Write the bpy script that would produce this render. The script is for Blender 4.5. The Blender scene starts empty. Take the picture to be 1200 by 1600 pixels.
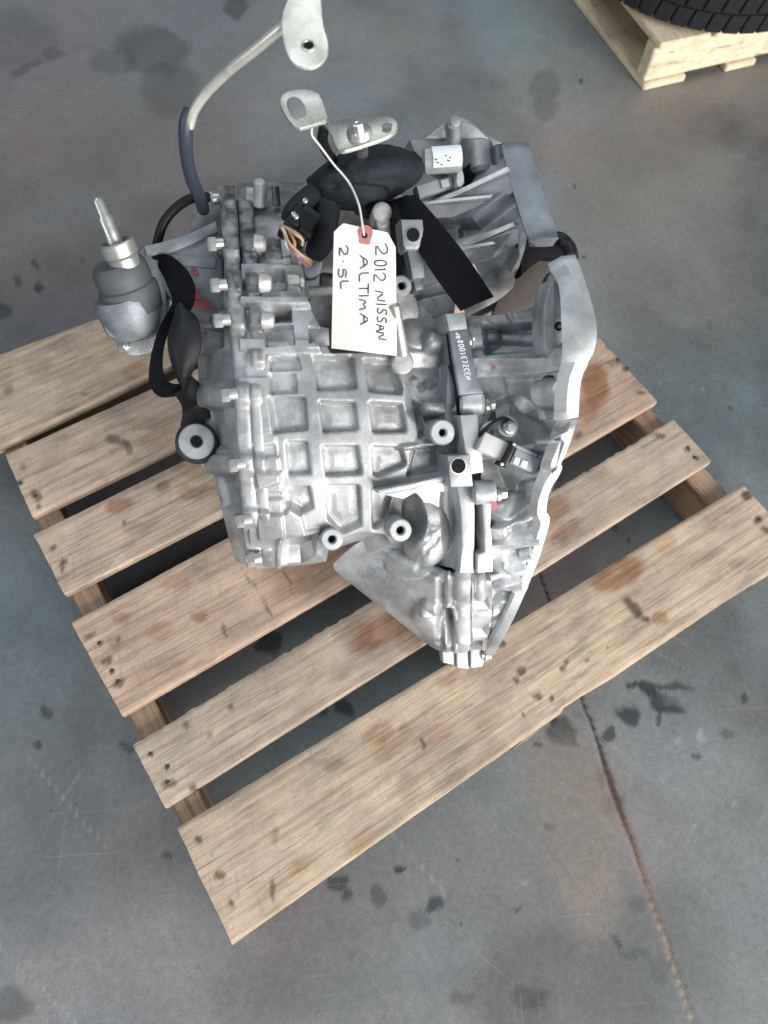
import bpy, bmesh, math, random
import numpy as np
from mathutils import Vector, Matrix
random.seed(4); rng = np.random.default_rng(7)
sc = bpy.context.scene

# ------------------------------------------------------------------ camera
F = 1170.0; DECK = 0.121
R = np.array([[0.84644977, -0.53124689, 0.03604914],
              [-0.4659743, -0.77180744, -0.43264446],
              [0.25766402, 0.34941383, -0.90084362]])
u_, _, vt_ = np.linalg.svd(R); R = u_ @ vt_
CAM = np.array([0.17475864, -0.0098449, 1.09081745 + DECK])
cd = bpy.data.cameras.new('camera'); cam = bpy.data.objects.new('camera', cd); sc.collection.objects.link(cam)
M = (R.T @ np.diag([1, -1, -1])).tolist()
cam.matrix_world = Matrix.Translation(CAM.tolist()) @ Matrix(M).to_4x4()
cd.sensor_fit = 'VERTICAL'; cd.sensor_height = 36; cd.lens = F / 1600 * 36
cd.clip_end = 60; cd.clip_start = 0.02
cd.dof.use_dof = True; cd.dof.focus_distance = 0.98; cd.dof.aperture_fstop = 4.5
sc.camera = cam
# ------------------------------------------------------------------ light
w = bpy.data.worlds.new('World'); sc.world = w; w.use_nodes = True
bg = w.node_tree.nodes['Background']; bg.inputs[0].default_value = (0.70, 0.75, 0.82, 1); bg.inputs[1].default_value = 0.28
def area(name, loc, target, size, size_y, power, col):
    ld = bpy.data.lights.new(name, 'AREA'); ld.shape = 'RECTANGLE'; ld.size = size; ld.size_y = size_y
    ld.energy = power; ld.color = col
    o = bpy.data.objects.new(name, ld); sc.collection.objects.link(o); o.location = loc
    o.rotation_euler = (Vector(target) - Vector(loc)).to_track_quat('-Z', 'Y').to_euler()
    return o
area('door_light', (1.15, -3.5, 1.55), (0.5, 0.5, 0.35), 3.8, 2.7, 410, (1.0, 0.975, 0.94))
area('roof_light', (-0.6, 1.2, 3.6), (0.5, 0.5, 0.1), 2.4, 1.0, 26, (0.80, 0.93, 1.0))
area('side_window', (-3.0, 0.6, 1.7), (0.5, 0.5, 0.3), 1.6, 1.2, 20, (0.93, 0.96, 1.0))
area('roof_light_strip', (2.2, 3.4, 3.6), (0.8, 0.8, 0.1), 3.0, 0.5, 40, (0.90, 0.95, 1.0))
sc.view_settings.view_transform = 'Standard'; sc.view_settings.look = 'None'
sc.view_settings.exposure = 0.08; sc.view_settings.gamma = 1.0

# ------------------------------------------------------------------ projection helpers
def P(x, y, t):
    """point of the place seen at photo pixel x, y and t metres in front of the camera"""
    x = np.asarray(x, float); y = np.asarray(y, float); t = np.asarray(t, float)
    c = np.stack([(x - 600) / F * t, (y - 800) / F * t, t * np.ones_like(x)], -1)
    return c @ R + CAM
def ground(x, y, z):
    x = np.asarray(x, float); y = np.asarray(y, float)
    d = np.stack([(x - 600) / F, (y - 800) / F, np.ones_like(x)], -1) @ R
    k = (z - CAM[2]) / d[..., 2]
    return CAM + d * k[..., None]
def pix(p):
    c = (np.asarray(p) - CAM) @ R.T
    return c[..., 0] / c[..., 2] * F + 600, c[..., 1] / c[..., 2] * F + 800
def wdir(x, y, z):
    v = np.array([x, y, z], float) @ R; return v / np.linalg.norm(v)
AX = wdir(1, -.128, .182)                       # along the input shaft, to the right
vv = wdir(-50, -160, 1170); NN = -(vv - vv.dot(AX) * AX); NN /= np.linalg.norm(NN)   # towards the viewer side
VV = np.cross(NN, AX)
if (VV @ R.T)[1] > 0: VV = -VV                  # up in the picture
UP = np.array([0, 0, 1.])
def onplane(x, y, p0, n):
    x = np.asarray(x, float); y = np.asarray(y, float)
    d = np.stack([(x - 600) / F, (y - 800) / F, np.ones_like(x)], -1) @ R
    k = ((p0 - CAM) @ n) / (d @ n)
    return CAM + d * k[..., None]

# ------------------------------------------------------------------ materials
def new_mat(name):
    m = bpy.data.materials.new(name); m.use_nodes = True; nt = m.node_tree
    return m, nt, nt.nodes['Principled BSDF']
def nd(nt, typ, **kw):
    n = nt.nodes.new(typ)
    for k, v in kw.items():
        if k in ('inp',):
            for a, b in v.items(): n.inputs[a].default_value = b
        else: setattr(n, k, v)
    return n
def ramp(nt, fac, stops):
    r = nt.nodes.new('ShaderNodeValToRGB'); nt.links.new(fac, r.inputs[0])
    e = r.color_ramp.elements
    while len(e) < len(stops): e.new(0.5)
    for el, (p, c) in zip(e, stops):
        el.position = p; el.color = (c, c, c, 1) if isinstance(c, (int, float)) else (*c, 1)
    return r.outputs[0]
def mix(nt, fac, a, b, mode='MIX'):
    m = nt.nodes.new('ShaderNodeMix'); m.data_type = 'RGBA'; m.blend_type = mode
    for s, v in ((m.inputs[0], fac), (m.inputs[6], a), (m.inputs[7], b)):
        if hasattr(v, 'links') or hasattr(v, 'is_linked'): nt.links.new(v, s)
        elif isinstance(v, (int, float)): s.default_value = v if s.type == 'VALUE' else (v, v, v, 1)
        else: s.default_value = (*v, 1)
    return m.outputs[2]
def noise(nt, scale, detail=4, rough=.55, vec=None, w=None):
    n = nt.nodes.new('ShaderNodeTexNoise'); n.inputs['Scale'].default_value = scale
    n.inputs['Detail'].default_value = detail; n.inputs['Roughness'].default_value = rough
    if vec is not None: nt.links.new(vec, n.inputs['Vector'])
    return n.outputs['Fac']
def wpos(nt, scale=(1, 1, 1)):
    g = nt.nodes.new('ShaderNodeNewGeometry')
    mp = nt.nodes.new('ShaderNodeMapping'); mp.inputs['Scale'].default_value = scale
    nt.links.new(g.outputs['Position'], mp.inputs['Vector']); return mp.outputs[0]
def opos(nt, scale=(1, 1, 1)):
    g = nt.nodes.new('ShaderNodeTexCoord')
    mp = nt.nodes.new('ShaderNodeMapping'); mp.inputs['Scale'].default_value = scale
    nt.links.new(g.outputs['Object'], mp.inputs['Vector']); return mp.outputs[0]
def bump(nt, bs, h, strength, dist=.001):
    b = nt.nodes.new('ShaderNodeBump'); b.inputs['Strength'].default_value = strength; b.inputs['Distance'].default_value = dist
    nt.links.new(h, b.inputs['Height']); nt.links.new(b.outputs[0], bs.inputs['Normal'])

def metal(name, col, rough=.45, met=.8, var=.25, bmp=.5, grime=(.06, .065, .075), scale=30):
    m, nt, bs = new_mat(name)
    v = opos(nt)
    n1 = noise(nt, scale, 5, .6, v); n2 = noise(nt, scale * 22, 2, .5, v)
    c1 = mix(nt, ramp(nt, n1, [(.3, 0.), (.72, 1.)]), tuple(x * (1 - var) for x in col), tuple(min(1, x * (1 + var * .5)) for x in col))
    nm = noise(nt, scale * .35, 6, .7, v); c1 = mix(nt, 1., c1, ramp(nt, nm, [(.36, .70), (.58, 1.05)]), 'MULTIPLY')
    c2 = mix(nt, ramp(nt, n2, [(.48, 0.), (.72, .45)]), c1, tuple(x * .5 for x in col))
    at = nd(nt, 'ShaderNodeAttribute', attribute_name='grime')
    n3 = noise(nt, 60, 5, .7, v)
    mul = nt.nodes.new('ShaderNodeMath'); mul.operation = 'MULTIPLY'
    nt.links.new(at.outputs['Fac'], mul.inputs[0]); nt.links.new(ramp(nt, n3, [(.3, .45), (.6, 1.)]), mul.inputs[1])
    c3 = mix(nt, mul.outputs[0], c2, grime)
    nt.links.new(c3, bs.inputs['Base Color'])
    bs.inputs['Metallic'].default_value = met
    nt.links.new(ramp(nt, n1, [(.3, rough - .08), (.7, rough + .12)]), bs.inputs['Roughness'])
    bump(nt, bs, n2, bmp, .0009)
    return m
def plain(name, col, rough=.5, met=0., var=.15, scale=80, bmp=.2, spec=.5):
    m, nt, bs = new_mat(name)
    v = opos(nt); n1 = noise(nt, scale, 4, .6, v)
    c = mix(nt, n1, tuple(x * (1 - var) for x in col), tuple(min(1, x * (1 + var)) for x in col))
    nt.links.new(c, bs.inputs['Base Color']); bs.inputs['Roughness'].default_value = rough
    bs.inputs['Metallic'].default_value = met; bs.inputs['Specular IOR Level'].default_value = spec
    bump(nt, bs, n1, bmp, .0006)
    return m
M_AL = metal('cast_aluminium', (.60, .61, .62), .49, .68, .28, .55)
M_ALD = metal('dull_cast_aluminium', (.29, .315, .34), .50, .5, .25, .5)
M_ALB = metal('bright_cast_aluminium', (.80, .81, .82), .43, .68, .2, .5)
M_MACH = metal('machined_aluminium', (.27, .30, .325), .45, .5, .12, .15)
M_PALE = metal('pale_machined_face', (.46, .48, .49), .45, .4, .10, .15)
M_BOLT = metal('zinc_bolt', (.66, .67, .66), .30, .8, .2, .15)
M_ZINC = metal('zinc_plate', (.50, .52, .47), .36, .7, .12, .15, scale=18)
M_STEEL = metal('dark_steel', (.20, .21, .22), .45, .8, .3, .4)
M_BLACK = plain('black_plastic', (.009, .010, .012), .45, spec=.3)
M_TAPE = plain('black_cloth_tape', (.020, .024, .030), .75, scale=150, var=.5, bmp=1., spec=.2)
M_BUSH = plain('grey_rubber_bush', (.075, .085, .093), .6, var=.4, scale=30)
M_TYRE = plain('dull_tyre_rubber', (.014, .016, .018), .85, var=.5, scale=60, bmp=.8, spec=.2)
M_STRAP2 = plain('worn_black_strap', (.009, .010, .012), .5, scale=40, var=.4, spec=.3)
M_STRAP = plain('black_strap_rubber', (.005, .005, .007), .7, spec=.12)
M_RUB = plain('black_rubber', (.022, .025, .029), .7, var=.3)
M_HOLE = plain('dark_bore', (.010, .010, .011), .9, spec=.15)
M_GREY = plain('grey_plastic', (.30, .32, .34), .45)
M_LGREY = plain('pale_grey_plastic', (.46, .46, .46), .4)
M_LABEL = plain('sensor_label', (.72, .78, .82), .45, var=.04)
M_PAPER = plain('manila_paper', (.86, .79, .71), .8, var=.06, scale=40, spec=.2)
M_PATCH = plain('tag_patch', (.40, .17, .16), .8, var=.15)
M_INK = plain('pen_ink', (.035, .025, .09), .6, var=.3)
M_STR = plain('tag_string', (.70, .68, .66), .6)
M_RED = plain('red_paint_pen', (.30, .075, .07), .55, var=.4)
M_PINK = plain('pink_paint_dab', (.72, .08, .10), .5)
M_WHITE = plain('white_marking', (.80, .83, .85), .5, var=.1)
M_WIRES = [plain('orange_wire', (.42, .20, .10), .5), plain('tan_wire', (.38, .28, .15), .5),
           plain('violet_wire', (.20, .09, .17), .5), plain('white_wire', (.6, .55, .5), .4)]
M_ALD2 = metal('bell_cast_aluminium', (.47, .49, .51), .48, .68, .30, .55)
M_PALE_CAST = metal('pale_sand_cast', (.54, .55, .56), .50, .55, .16, .6)
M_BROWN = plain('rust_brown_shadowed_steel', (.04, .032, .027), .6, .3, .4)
M_CREAM = metal('cream_zinc', (.80, .80, .72), .35, .6, .06, .1)
M_DPIPE = metal('dull_pipe', (.26, .27, .28), .5, .6, .2, .2)
M_DRILL = metal('dusty_block_face', (.36, .38, .40), .45, .45, .12, .3)
M_HOSE = plain('blue_grey_hose', (.035, .045, .065), .4)
M_NAIL = metal('nail_steel', (.12, .10, .09), .5, .8, .4, .3)

# ------------------------------------------------------------------ objects
def mesh_np(name, verts, faces):
    me = bpy.data.meshes.new(name)
    me.from_pydata([tuple(v) for v in verts], [], [tuple(f) for f in faces]); me.update(); return me
def link(name, me, mat, parent=None, smooth=True, angle=35):
    n = len(me.vertices); co = np.empty(n * 3); me.vertices.foreach_get('co', co); co = co.reshape(-1, 3)
    c = (co.min(0) + co.max(0)) / 2
    me.vertices.foreach_set('co', (co - c).ravel()); me.update()
    o = bpy.data.objects.new(name, me); sc.collection.objects.link(o)
    if mat: me.materials.append(mat)
    if parent is not None:
        o.parent = parent; base = np.array(parent['_abs'])
    else: base = np.zeros(3)
    o.location = (c - base).tolist(); o['_abs'] = c.tolist()
    if smooth:
        me.polygons.foreach_set('use_smooth', [True] * len(me.polygons))
        try: me.set_sharp_from_angle(angle=math.radians(angle))
        except Exception: pass
    return o
def from_bm(name, bm, mat, parent=None, smooth=True, angle=35):
    bmesh.ops.recalc_face_normals(bm, faces=bm.faces)
    me = bpy.data.meshes.new(name); bm.to_mesh(me); bm.free()
    return link(name, me, mat, parent, smooth, angle)
def thing(name, label, cat, loc, group=None):
    o = bpy.data.objects.new(name, None); sc.collection.objects.link(o); o.location = tuple(loc)
    o['_abs'] = [float(v) for v in loc]; o['label'] = label; o['category'] = cat
    if group: o['group'] = group
    o.empty_display_size = .05
    return o

def basis(n):
    n = np.asarray(n, float); n = n / np.linalg.norm(n)
    a = AX if abs(n @ AX) < .8 else VV
    e1 = a - (a @ n) * n; e1 /= np.linalg.norm(e1); return e1, np.cross(n, e1), n

def prism(name, pts, depth, mat, parent, n=NN, bev=.0015, taper=0., seg=2, t0=None):
    """solid whose front outline is pts (N,3) and which runs depth metres behind it"""
    pts = np.asarray(pts); c = pts.mean(0)
    bm = bmesh.new()
    f = [bm.verts.new(p) for p in pts]
    b = [bm.verts.new(c + (p - c) * (1 - taper) - np.asarray(n) * depth) for p in pts]
    k = len(pts); ff = bm.faces.new(f); bm.faces.new(b[::-1])
    for i in range(k): bm.faces.new((f[i], b[i], b[(i + 1) % k], f[(i + 1) % k]))
    bmesh.ops.recalc_face_normals(bm, faces=bm.faces)
    if bev > 0:
        ed = [e for e in ff.edges]
        bmesh.ops.bevel(bm, geom=ed, offset=bev, segments=seg, affect='EDGES', profile=.5)
    return from_bm(name, bm, mat, parent)
def plate(name, px, t, depth, mat, parent, n=NN, bev=.0015, round_=0, **k):
    """px: outline in photo pixels, laid on the plane with normal n at depth t (at its centre)"""
    px = np.array(px, float)
    if round_: px = chaikin(px, round_)
    c = px.mean(0); p0 = P(c[0], c[1], t)
    return prism(name, onplane(px[:, 0], px[:, 1], p0, np.asarray(n)), depth, mat, parent, n, bev, **k)
def chaikin(p, it=2, closed=True):
    for _ in range(it):
        q = []
        m = len(p); rngi = range(m) if closed else range(m - 1)
        if not closed: q.append(p[0])
        for i in rngi:
            a, b = p[i], p[(i + 1) % m]
            q += [a * .75 + b * .25, a * .25 + b * .75]
        if not closed: q.append(p[-1])
        p = np.array(q)
    return p
def lathe_bm(bm, o, ax, prof, seg=28, cap=True, phase=0):
    """prof: list of (radius, height along ax)"""
    e1, e2, n = basis(ax); rings = []
    for r, h in prof:
        if r < 1e-6: rings.append([bm.verts.new(o + n * h)])
        else: rings.append([bm.verts.new(o + n * h + r * (math.cos(phase + 2 * math.pi * i / seg) * e1 + math.sin(phase + 2 * math.pi * i / seg) * e2)) for i in range(seg)])
    for A, B in zip(rings, rings[1:]):
        for i in range(seg):
            j = (i + 1) % seg
            if len(A) == 1 and len(B) == 1: continue
            if len(A) == 1: bm.faces.new((A[0], B[i], B[j]))
            elif len(B) == 1: bm.faces.new((A[i], B[0], A[j]))
            else: bm.faces.new((A[i], B[i], B[j], A[j]))
    if cap:
        for r in (rings[0], rings[-1]):
            if len(r) > 2: bm.faces.new(r)
def lathe(name, o, ax, prof, mat, parent, seg=28, **k):
    bm = bmesh.new(); lathe_bm(bm, np.asarray(o), np.asarray(ax), prof, seg); return from_bm(name, bm, mat, parent, **k)
def boss(name, x, y, t, rpx, mat, parent, hole=.45, depth=.05, n=NN, hd=.012, rim=.0015, flare=1.1):
    """round boss with a drilled hole, face at depth t"""
    r = rpx / F * t; h = r * hole; c = P(x, y, t)
    prof = [(r * flare, -depth), (r, -.006), (r, -rim), (r - rim, 0), (h + .0015, 0), (h, -.0015), (h, -hd), (0, -hd)]
    b = lathe(name, c, n, prof, mat, parent)
    bm = bmesh.new(); lathe_bm(bm, c - n * hd * .8, n, [(h * .97, 0), (h * .5, .0003), (0, .0003)], 16, cap=False)
    from_bm('bore', bm, M_HOLE, b)
    return b
def hexbolt(parent, x, y, t, rpx=9, n=None, hgt=.008, mat=None, washer=True, name='bolt'):
    """hex flange bolt whose head axis is n (default: along -AX, the head faces left)"""
    n = -AX if n is None else n
    r = rpx / F * t; c = P(x, y, t); bm = bmesh.new()
    if washer: lathe_bm(bm, c, n, [(r * 1.25, -.004), (r * 1.3, 0), (r * 1.15, .0022), (r * .9, .0028)], 20)
    if abs(n @ AX) > .99: lathe_bm(bm, c, n, [(r * .75, -.008), (r * .75, .002)], 14)
    lathe_bm(bm, c, n, [(r, .001), (r, hgt * .85), (r * .86, hgt), (r * .6, hgt), (r * .55, hgt - .001), (0, hgt - .001)], 6, phase=.3)
    return from_bm(name, bm, mat or M_BOLT, parent, angle=20)
def bar(name, a, b, r, mat, parent, seg=16, r2=None, round_=True):
    a = np.asarray(a); b = np.asarray(b); L = np.linalg.norm(b - a); ax = (b - a) / L; r2 = r2 or r
    e = min(r, r2) * .25
    return lathe(name, a, ax, [(r - e, 0), (r, e), (r2, L - e), (r2 - e, L)], mat, parent, seg)
def crom(ctrl, n):
    ctrl = np.asarray(ctrl, float); k = len(ctrl)
    s = np.linspace(0, k - 1, n); i = np.clip(s.astype(int), 0, k - 2); f = (s - i)
    f = f.reshape((-1,) + (1,) * (ctrl.ndim - 1))
    g = lambda j: ctrl[np.clip(j, 0, k - 1)]
    p0, p1, p2, p3 = g(i - 1), g(i), g(i + 1), g(i + 2)
    p0 = np.where((i == 0).reshape(f.shape), 2 * p1 - p2, p0); p3 = np.where((i == k - 2).reshape(f.shape), 2 * p2 - p1, p3)
    return .5 * (2 * p1 + (p2 - p0) * f + (2 * p0 - 5 * p1 + 4 * p2 - p3) * f ** 2 + (3 * p1 - p0 - 3 * p2 + p3) * f ** 3)
def tube(name, pts, r, mat, parent, n=40, seg=12, flat=None):
    """pts: (x, y, t) pixels+depth; r radius or list of radii"""
    pts = np.array(pts, float); c = crom(P(pts[:, 0], pts[:, 1], pts[:, 2]), n)
    rr = crom(np.array(r, float), n) if np.ndim(r) else np.full(n, r)
    bm = bmesh.new(); rings = []; up = NN
    for i in range(n):
        d = c[min(i + 1, n - 1)] - c[max(i - 1, 0)]; d /= np.linalg.norm(d)
        e1 = np.cross(d, up); e1 /= np.linalg.norm(e1); e2 = np.cross(e1, d)
        f = flat or 1
        rings.append([bm.verts.new(c[i] + rr[i] * (math.cos(a) * e1 + f * math.sin(a) * e2)) for a in np.linspace(0, 2 * math.pi, seg, endpoint=False)])
    for A, B in zip(rings, rings[1:]):
        for i in range(seg): bm.faces.new((A[i], A[(i + 1) % seg], B[(i + 1) % seg], B[i]))
    bm.faces.new(rings[0]); bm.faces.new(rings[-1])
    return from_bm(name, bm, mat, parent)
def ribbon(name, L, Rr, thick, mat, parent, n=40, m=6, sag=0.):
    """strap between two edge curves given as (x, y, t) lists"""
    L = np.array(L, float); Rr = np.array(Rr, float)
    a = crom(P(L[:, 0], L[:, 1], L[:, 2]), n); b = crom(P(Rr[:, 0], Rr[:, 1], Rr[:, 2]), n)
    g = np.stack([a + (b - a) * k for k in np.linspace(0, 1, m)], 1)
    nx = np.cross(np.gradient(g, axis=0), np.gradient(g, axis=1)); nx /= np.linalg.norm(nx, axis=-1, keepdims=True) + 1e-12
    g2 = g + sag * np.sin(np.linspace(0, math.pi, m))[None, :, None] * nx
    return sheet(name, g2, thick, mat, parent, nx)
def sheet(name, g, thick, mat, parent, nx=None):
    n, m = g.shape[:2]
    if nx is None:
        nx = np.cross(np.gradient(g, axis=0), np.gradient(g, axis=1)); nx /= np.linalg.norm(nx, axis=-1, keepdims=True) + 1e-12
    v = np.concatenate([(g + nx * thick / 2).reshape(-1, 3), (g - nx * thick / 2).reshape(-1, 3)])
    fs = []; N0 = n * m; I = lambda i, j: i * m + j
    for i in range(n - 1):
        for j in range(m - 1):
            q = (I(i, j), I(i + 1, j), I(i + 1, j + 1), I(i, j + 1)); fs += [q, tuple(k + N0 for k in q[::-1])]
    rim = [I(i, 0) for i in range(n)] + [I(n - 1, j) for j in range(1, m)] + [I(i, m - 1) for i in range(n - 2, -1, -1)] + [I(0, j) for j in range(m - 2, 0, -1)]
    for a, b in zip(rim, rim[1:] + rim[:1]): fs.append((a, a + N0, b + N0, b))
    return link(name, mesh_np(name, v, fs), mat, parent)

# ---- relief primitives, in photo pixels
def sstep(x): x = np.clip(x, 0, 1); return x * x * (3 - 2 * x)
def sd_poly(X, Y, poly):
    poly = np.array(poly, float); d = np.full(X.shape, 1e9); ins = np.zeros(X.shape, bool)
    for (x0, y0), (x1, y1) in zip(poly, np.roll(poly, -1, 0)):
        ex, ey = x1 - x0, y1 - y0; k = np.clip(((X - x0) * ex + (Y - y0) * ey) / (ex * ex + ey * ey + 1e-9), 0, 1)
        d = np.minimum(d, np.hypot(X - x0 - k * ex, Y - y0 - k * ey))
        c = (y0 > Y) != (y1 > Y)
        with np.errstate(divide='ignore', invalid='ignore'): xi = x0 + (Y - y0) * ex / (ey if ey else 1e-9)
        ins ^= c & (X < xi)
    return np.where(ins, -d, d)
def sd_seg(X, Y, x0, y0, x1, y1, r0, r1=None):
    r1 = r0 if r1 is None else r1
    ex, ey = x1 - x0, y1 - y0; k = np.clip(((X - x0) * ex + (Y - y0) * ey) / (ex * ex + ey * ey + 1e-9), 0, 1)
    return np.hypot(X - x0 - k * ex, Y - y0 - k * ey) - (r0 + (r1 - r0) * k)
class Relief:
    def __init__(s, X, Y): s.X, s.Y, s.D, s.G = X, Y, np.zeros(X.shape), np.zeros(X.shape)
    def put(s, sd, h, soft=3., g=0.):
        g = 0.
        k = sstep(.5 - sd / soft); s.D += h * k; s.G = np.maximum(s.G, g * k) if g >= 0 else s.G * (1 + g * k)
    def poly(s, p, h, soft=3., rnd=0, g=0.): s.put(sd_poly(s.X, s.Y, p) - rnd, h, soft, g)
    def seg(s, x0, y0, x1, y1, r, h, soft=3., r1=None, g=0.): s.put(sd_seg(s.X, s.Y, x0, y0, x1, y1, r, r1), h, soft, g)
    def cyl(s, x0, y0, x1, y1, r, h, g=0.):   # half-round ridge
        d = np.clip(1 - (sd_seg(s.X, s.Y, x0, y0, x1, y1, 0) / r) ** 2, 0, 1); s.D += h * np.sqrt(d); s.G = np.maximum(s.G, g * (d > .1))
    def dome(s, x, y, rx, ry, h, g=0.):
        d = np.clip(1 - ((s.X - x) / rx) ** 2 - ((s.Y - y) / ry) ** 2, 0, 1); g = 0.; s.D += h * np.sqrt(d) if h > 0 else h * (1 - (1 - d) ** 1.5); s.G = np.maximum(s.G, g * sstep(d * 2))
def vnoise(X, Y, s, seed=0):
    r = np.random.default_rng(seed); T = r.random((64, 64)); x = X / s; y = Y / s
    i = np.floor(x).astype(int); j = np.floor(y).astype(int); fx = sstep(x - i); fy = sstep(y - j)
    g = lambda a, b: T[a % 64, b % 64]
    return (g(i, j) * (1 - fx) + g(i + 1, j) * fx) * (1 - fy) + (g(i, j + 1) * (1 - fx) + g(i + 1, j + 1) * fx) * fy
def fbm(X, Y, s, seed=0, o=4): return sum(vnoise(X, Y, s / 2 ** k, seed + k) * .5 ** k for k in range(o)) / sum(.5 ** k for k in range(o))

def loft(name, net, relief, mat, parent, step=1.6, back=.16, shrink=.3, floor=DECK + .002, wob=.0006):
    """cast body: a smooth shell through a net of (x, y, t) points, relief along its normals, closed behind"""
    net = np.array(net, float); pr = P(net[..., 0], net[..., 1], net[..., 2])
    h = max(np.hypot(*np.diff(net[:, j, :2], axis=0).T).sum() for j in range(net.shape[1]))
    wd = max(np.hypot(*np.diff(net[i, :, :2], axis=0).T).sum() for i in range(net.shape[0]))
    n = int(h / step) + 2; m = int(wd / step) + 2
    g = crom(pr, n); g = np.swapaxes(crom(np.swapaxes(g, 0, 1), m), 0, 1)
    nx = np.cross(np.gradient(g, axis=0), np.gradient(g, axis=1)); nx /= np.linalg.norm(nx, axis=-1, keepdims=True)
    if (nx.mean((0, 1)) @ NN) < 0: nx = -nx
    X, Y = pix(g); r = Relief(X, Y); relief(r)
    D = r.D + wob * (fbm(X, Y, 40, 3, 2) - .5)
    g = g + nx * D[..., None]
    g[..., 2] = np.maximum(g[..., 2], floor)
    v = [g.reshape(-1, 3)]; I = np.arange(n * m).reshape(n, m)
    q = np.stack([I[:-1, :-1], I[1:, :-1], I[1:, 1:], I[:-1, 1:]], -1).reshape(-1, 4)
    rim = np.concatenate([I[:, 0], I[-1, 1:], I[-2::-1, -1], I[0, -2:0:-1]])
    rp = g.reshape(-1, 3)[rim]; c = g.reshape(-1, 3).mean(0); cx, cy = pix(c)
    rx, ry = pix(rp); rt = ((rp - CAM) @ R.T)[:, 2]; base = n * m; fs = [q]; prev = rim; k = len(rim)
    for a, b in ((.04, .25), (.12, .6), (shrink, 1.)):
        p = P(rx + (cx - rx) * a, ry + (cy - ry) * a, rt + back * b); p[:, 2] = np.maximum(p[:, 2], floor)
        v.append(p); cur = np.arange(base, base + k); base += k
        fs.append(np.stack([prev, cur, np.roll(cur, -1), np.roll(prev, -1)], -1)); prev = cur
    v.append(v[-1].mean(0)[None]); V = np.concatenate(v)
    faces = np.concatenate(fs).tolist() + [[int(a), base, int(b)] for a, b in zip(prev, np.roll(prev, -1))]
    me = bpy.data.meshes.new(name); me.from_pydata(V.tolist(), [], faces)
    at = me.attributes.new('grime', 'FLOAT', 'POINT'); G = np.zeros(len(V)); G[:n * m] = r.G.ravel()
    at.data.foreach_set('value', G)
    bm = bmesh.new(); bm.from_mesh(me); bmesh.ops.recalc_face_normals(bm, faces=bm.faces); bm.to_mesh(me); bm.free()
    o = link(name, me, mat, parent, True, 50)
    return o

#@@FLOOR
# ================================================================== FLOOR
def grid_axis(lo, hi, a, b, step, far):
    return np.concatenate([np.linspace(lo, a, far, endpoint=False), np.arange(a, b, step), np.linspace(b, hi, far)])
xs = grid_axis(-9, 9, -.75, 2.35, .0044, 12); ys = grid_axis(-9, 9, -.75, 2.45, .0044, 12)
GX, GY = np.meshgrid(xs, ys); Z0 = np.zeros_like(GX)
PX, PY = pix(np.stack([GX, GY, Z0], -1))
front = ((np.stack([GX, GY, Z0], -1) - CAM) @ R.T)[..., 2] > .1
PX = np.where(front, PX, -5000); PY = np.where(front, PY, -5000)
# colour: mottled, trowelled and stained concrete
base = np.stack([GX * 0 + .146, GX * 0 + .157, GX * 0 + .163], -1)
n1 = fbm(GX + 20, GY + 20, .55, 11, 5); n2 = fbm(GX + 20, GY + 20, .16, 21, 5); n3 = fbm(GX + 20, GY + 20, .035, 31, 4)
gm = fbm(GX + 40, GY + 12, .42, 91, 4); base = base * (1 + .10 * (gm[..., None] - .5) * np.array([-1.5, .4, .8]) * 3)
n4 = sstep((fbm(GX + 50, GY + 33, .30, 101, 5) - .5) * 4 + .5)
k = .44 + .66 * n1 + .46 * n2 + .22 * n3 - .12 + .34 * (n4 - .4)
col = base * k[..., None]
warm = sstep((fbm(GX + 30, GY + 20, .5, 41, 4) - .42) * 5)[..., None] * .55
topw = np.clip((700 - PY) / 500, 0, 1)[..., None]
col = col * (1 - warm * topw) + col * np.array([1.12, 1.0, .86]) * warm * topw
WX = PX + 24 * (fbm(PX + .6 * PY, PY - .4 * PX + 2000, 31, 51, 2) - .5) + 5 * (fbm(PX + PY * .3, PY + 900, 9, 52, 2) - .5); WY = PY + 20 * (fbm(PX - .5 * PY + 3000, PY + .5 * PX, 33, 61, 2) - .5) + 5 * (fbm(PX + 400, PY - PX * .3 + 2000, 10, 62, 2) - .5)
def stain(x, y, rx, ry, ang, k, soft=.38, c=(.022, .027, .030)):
    global col
    a = math.radians(ang); dx = WX - x; dy = WY - y
    u = (dx * math.cos(a) + dy * math.sin(a)) / rx; v = (-dx * math.sin(a) + dy * math.cos(a)) / ry
    f = sstep((1 - np.hypot(u, v)) / soft + .3) * k; f = f[..., None]
    col = col * (1 - f) + np.array(c) * f
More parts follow.
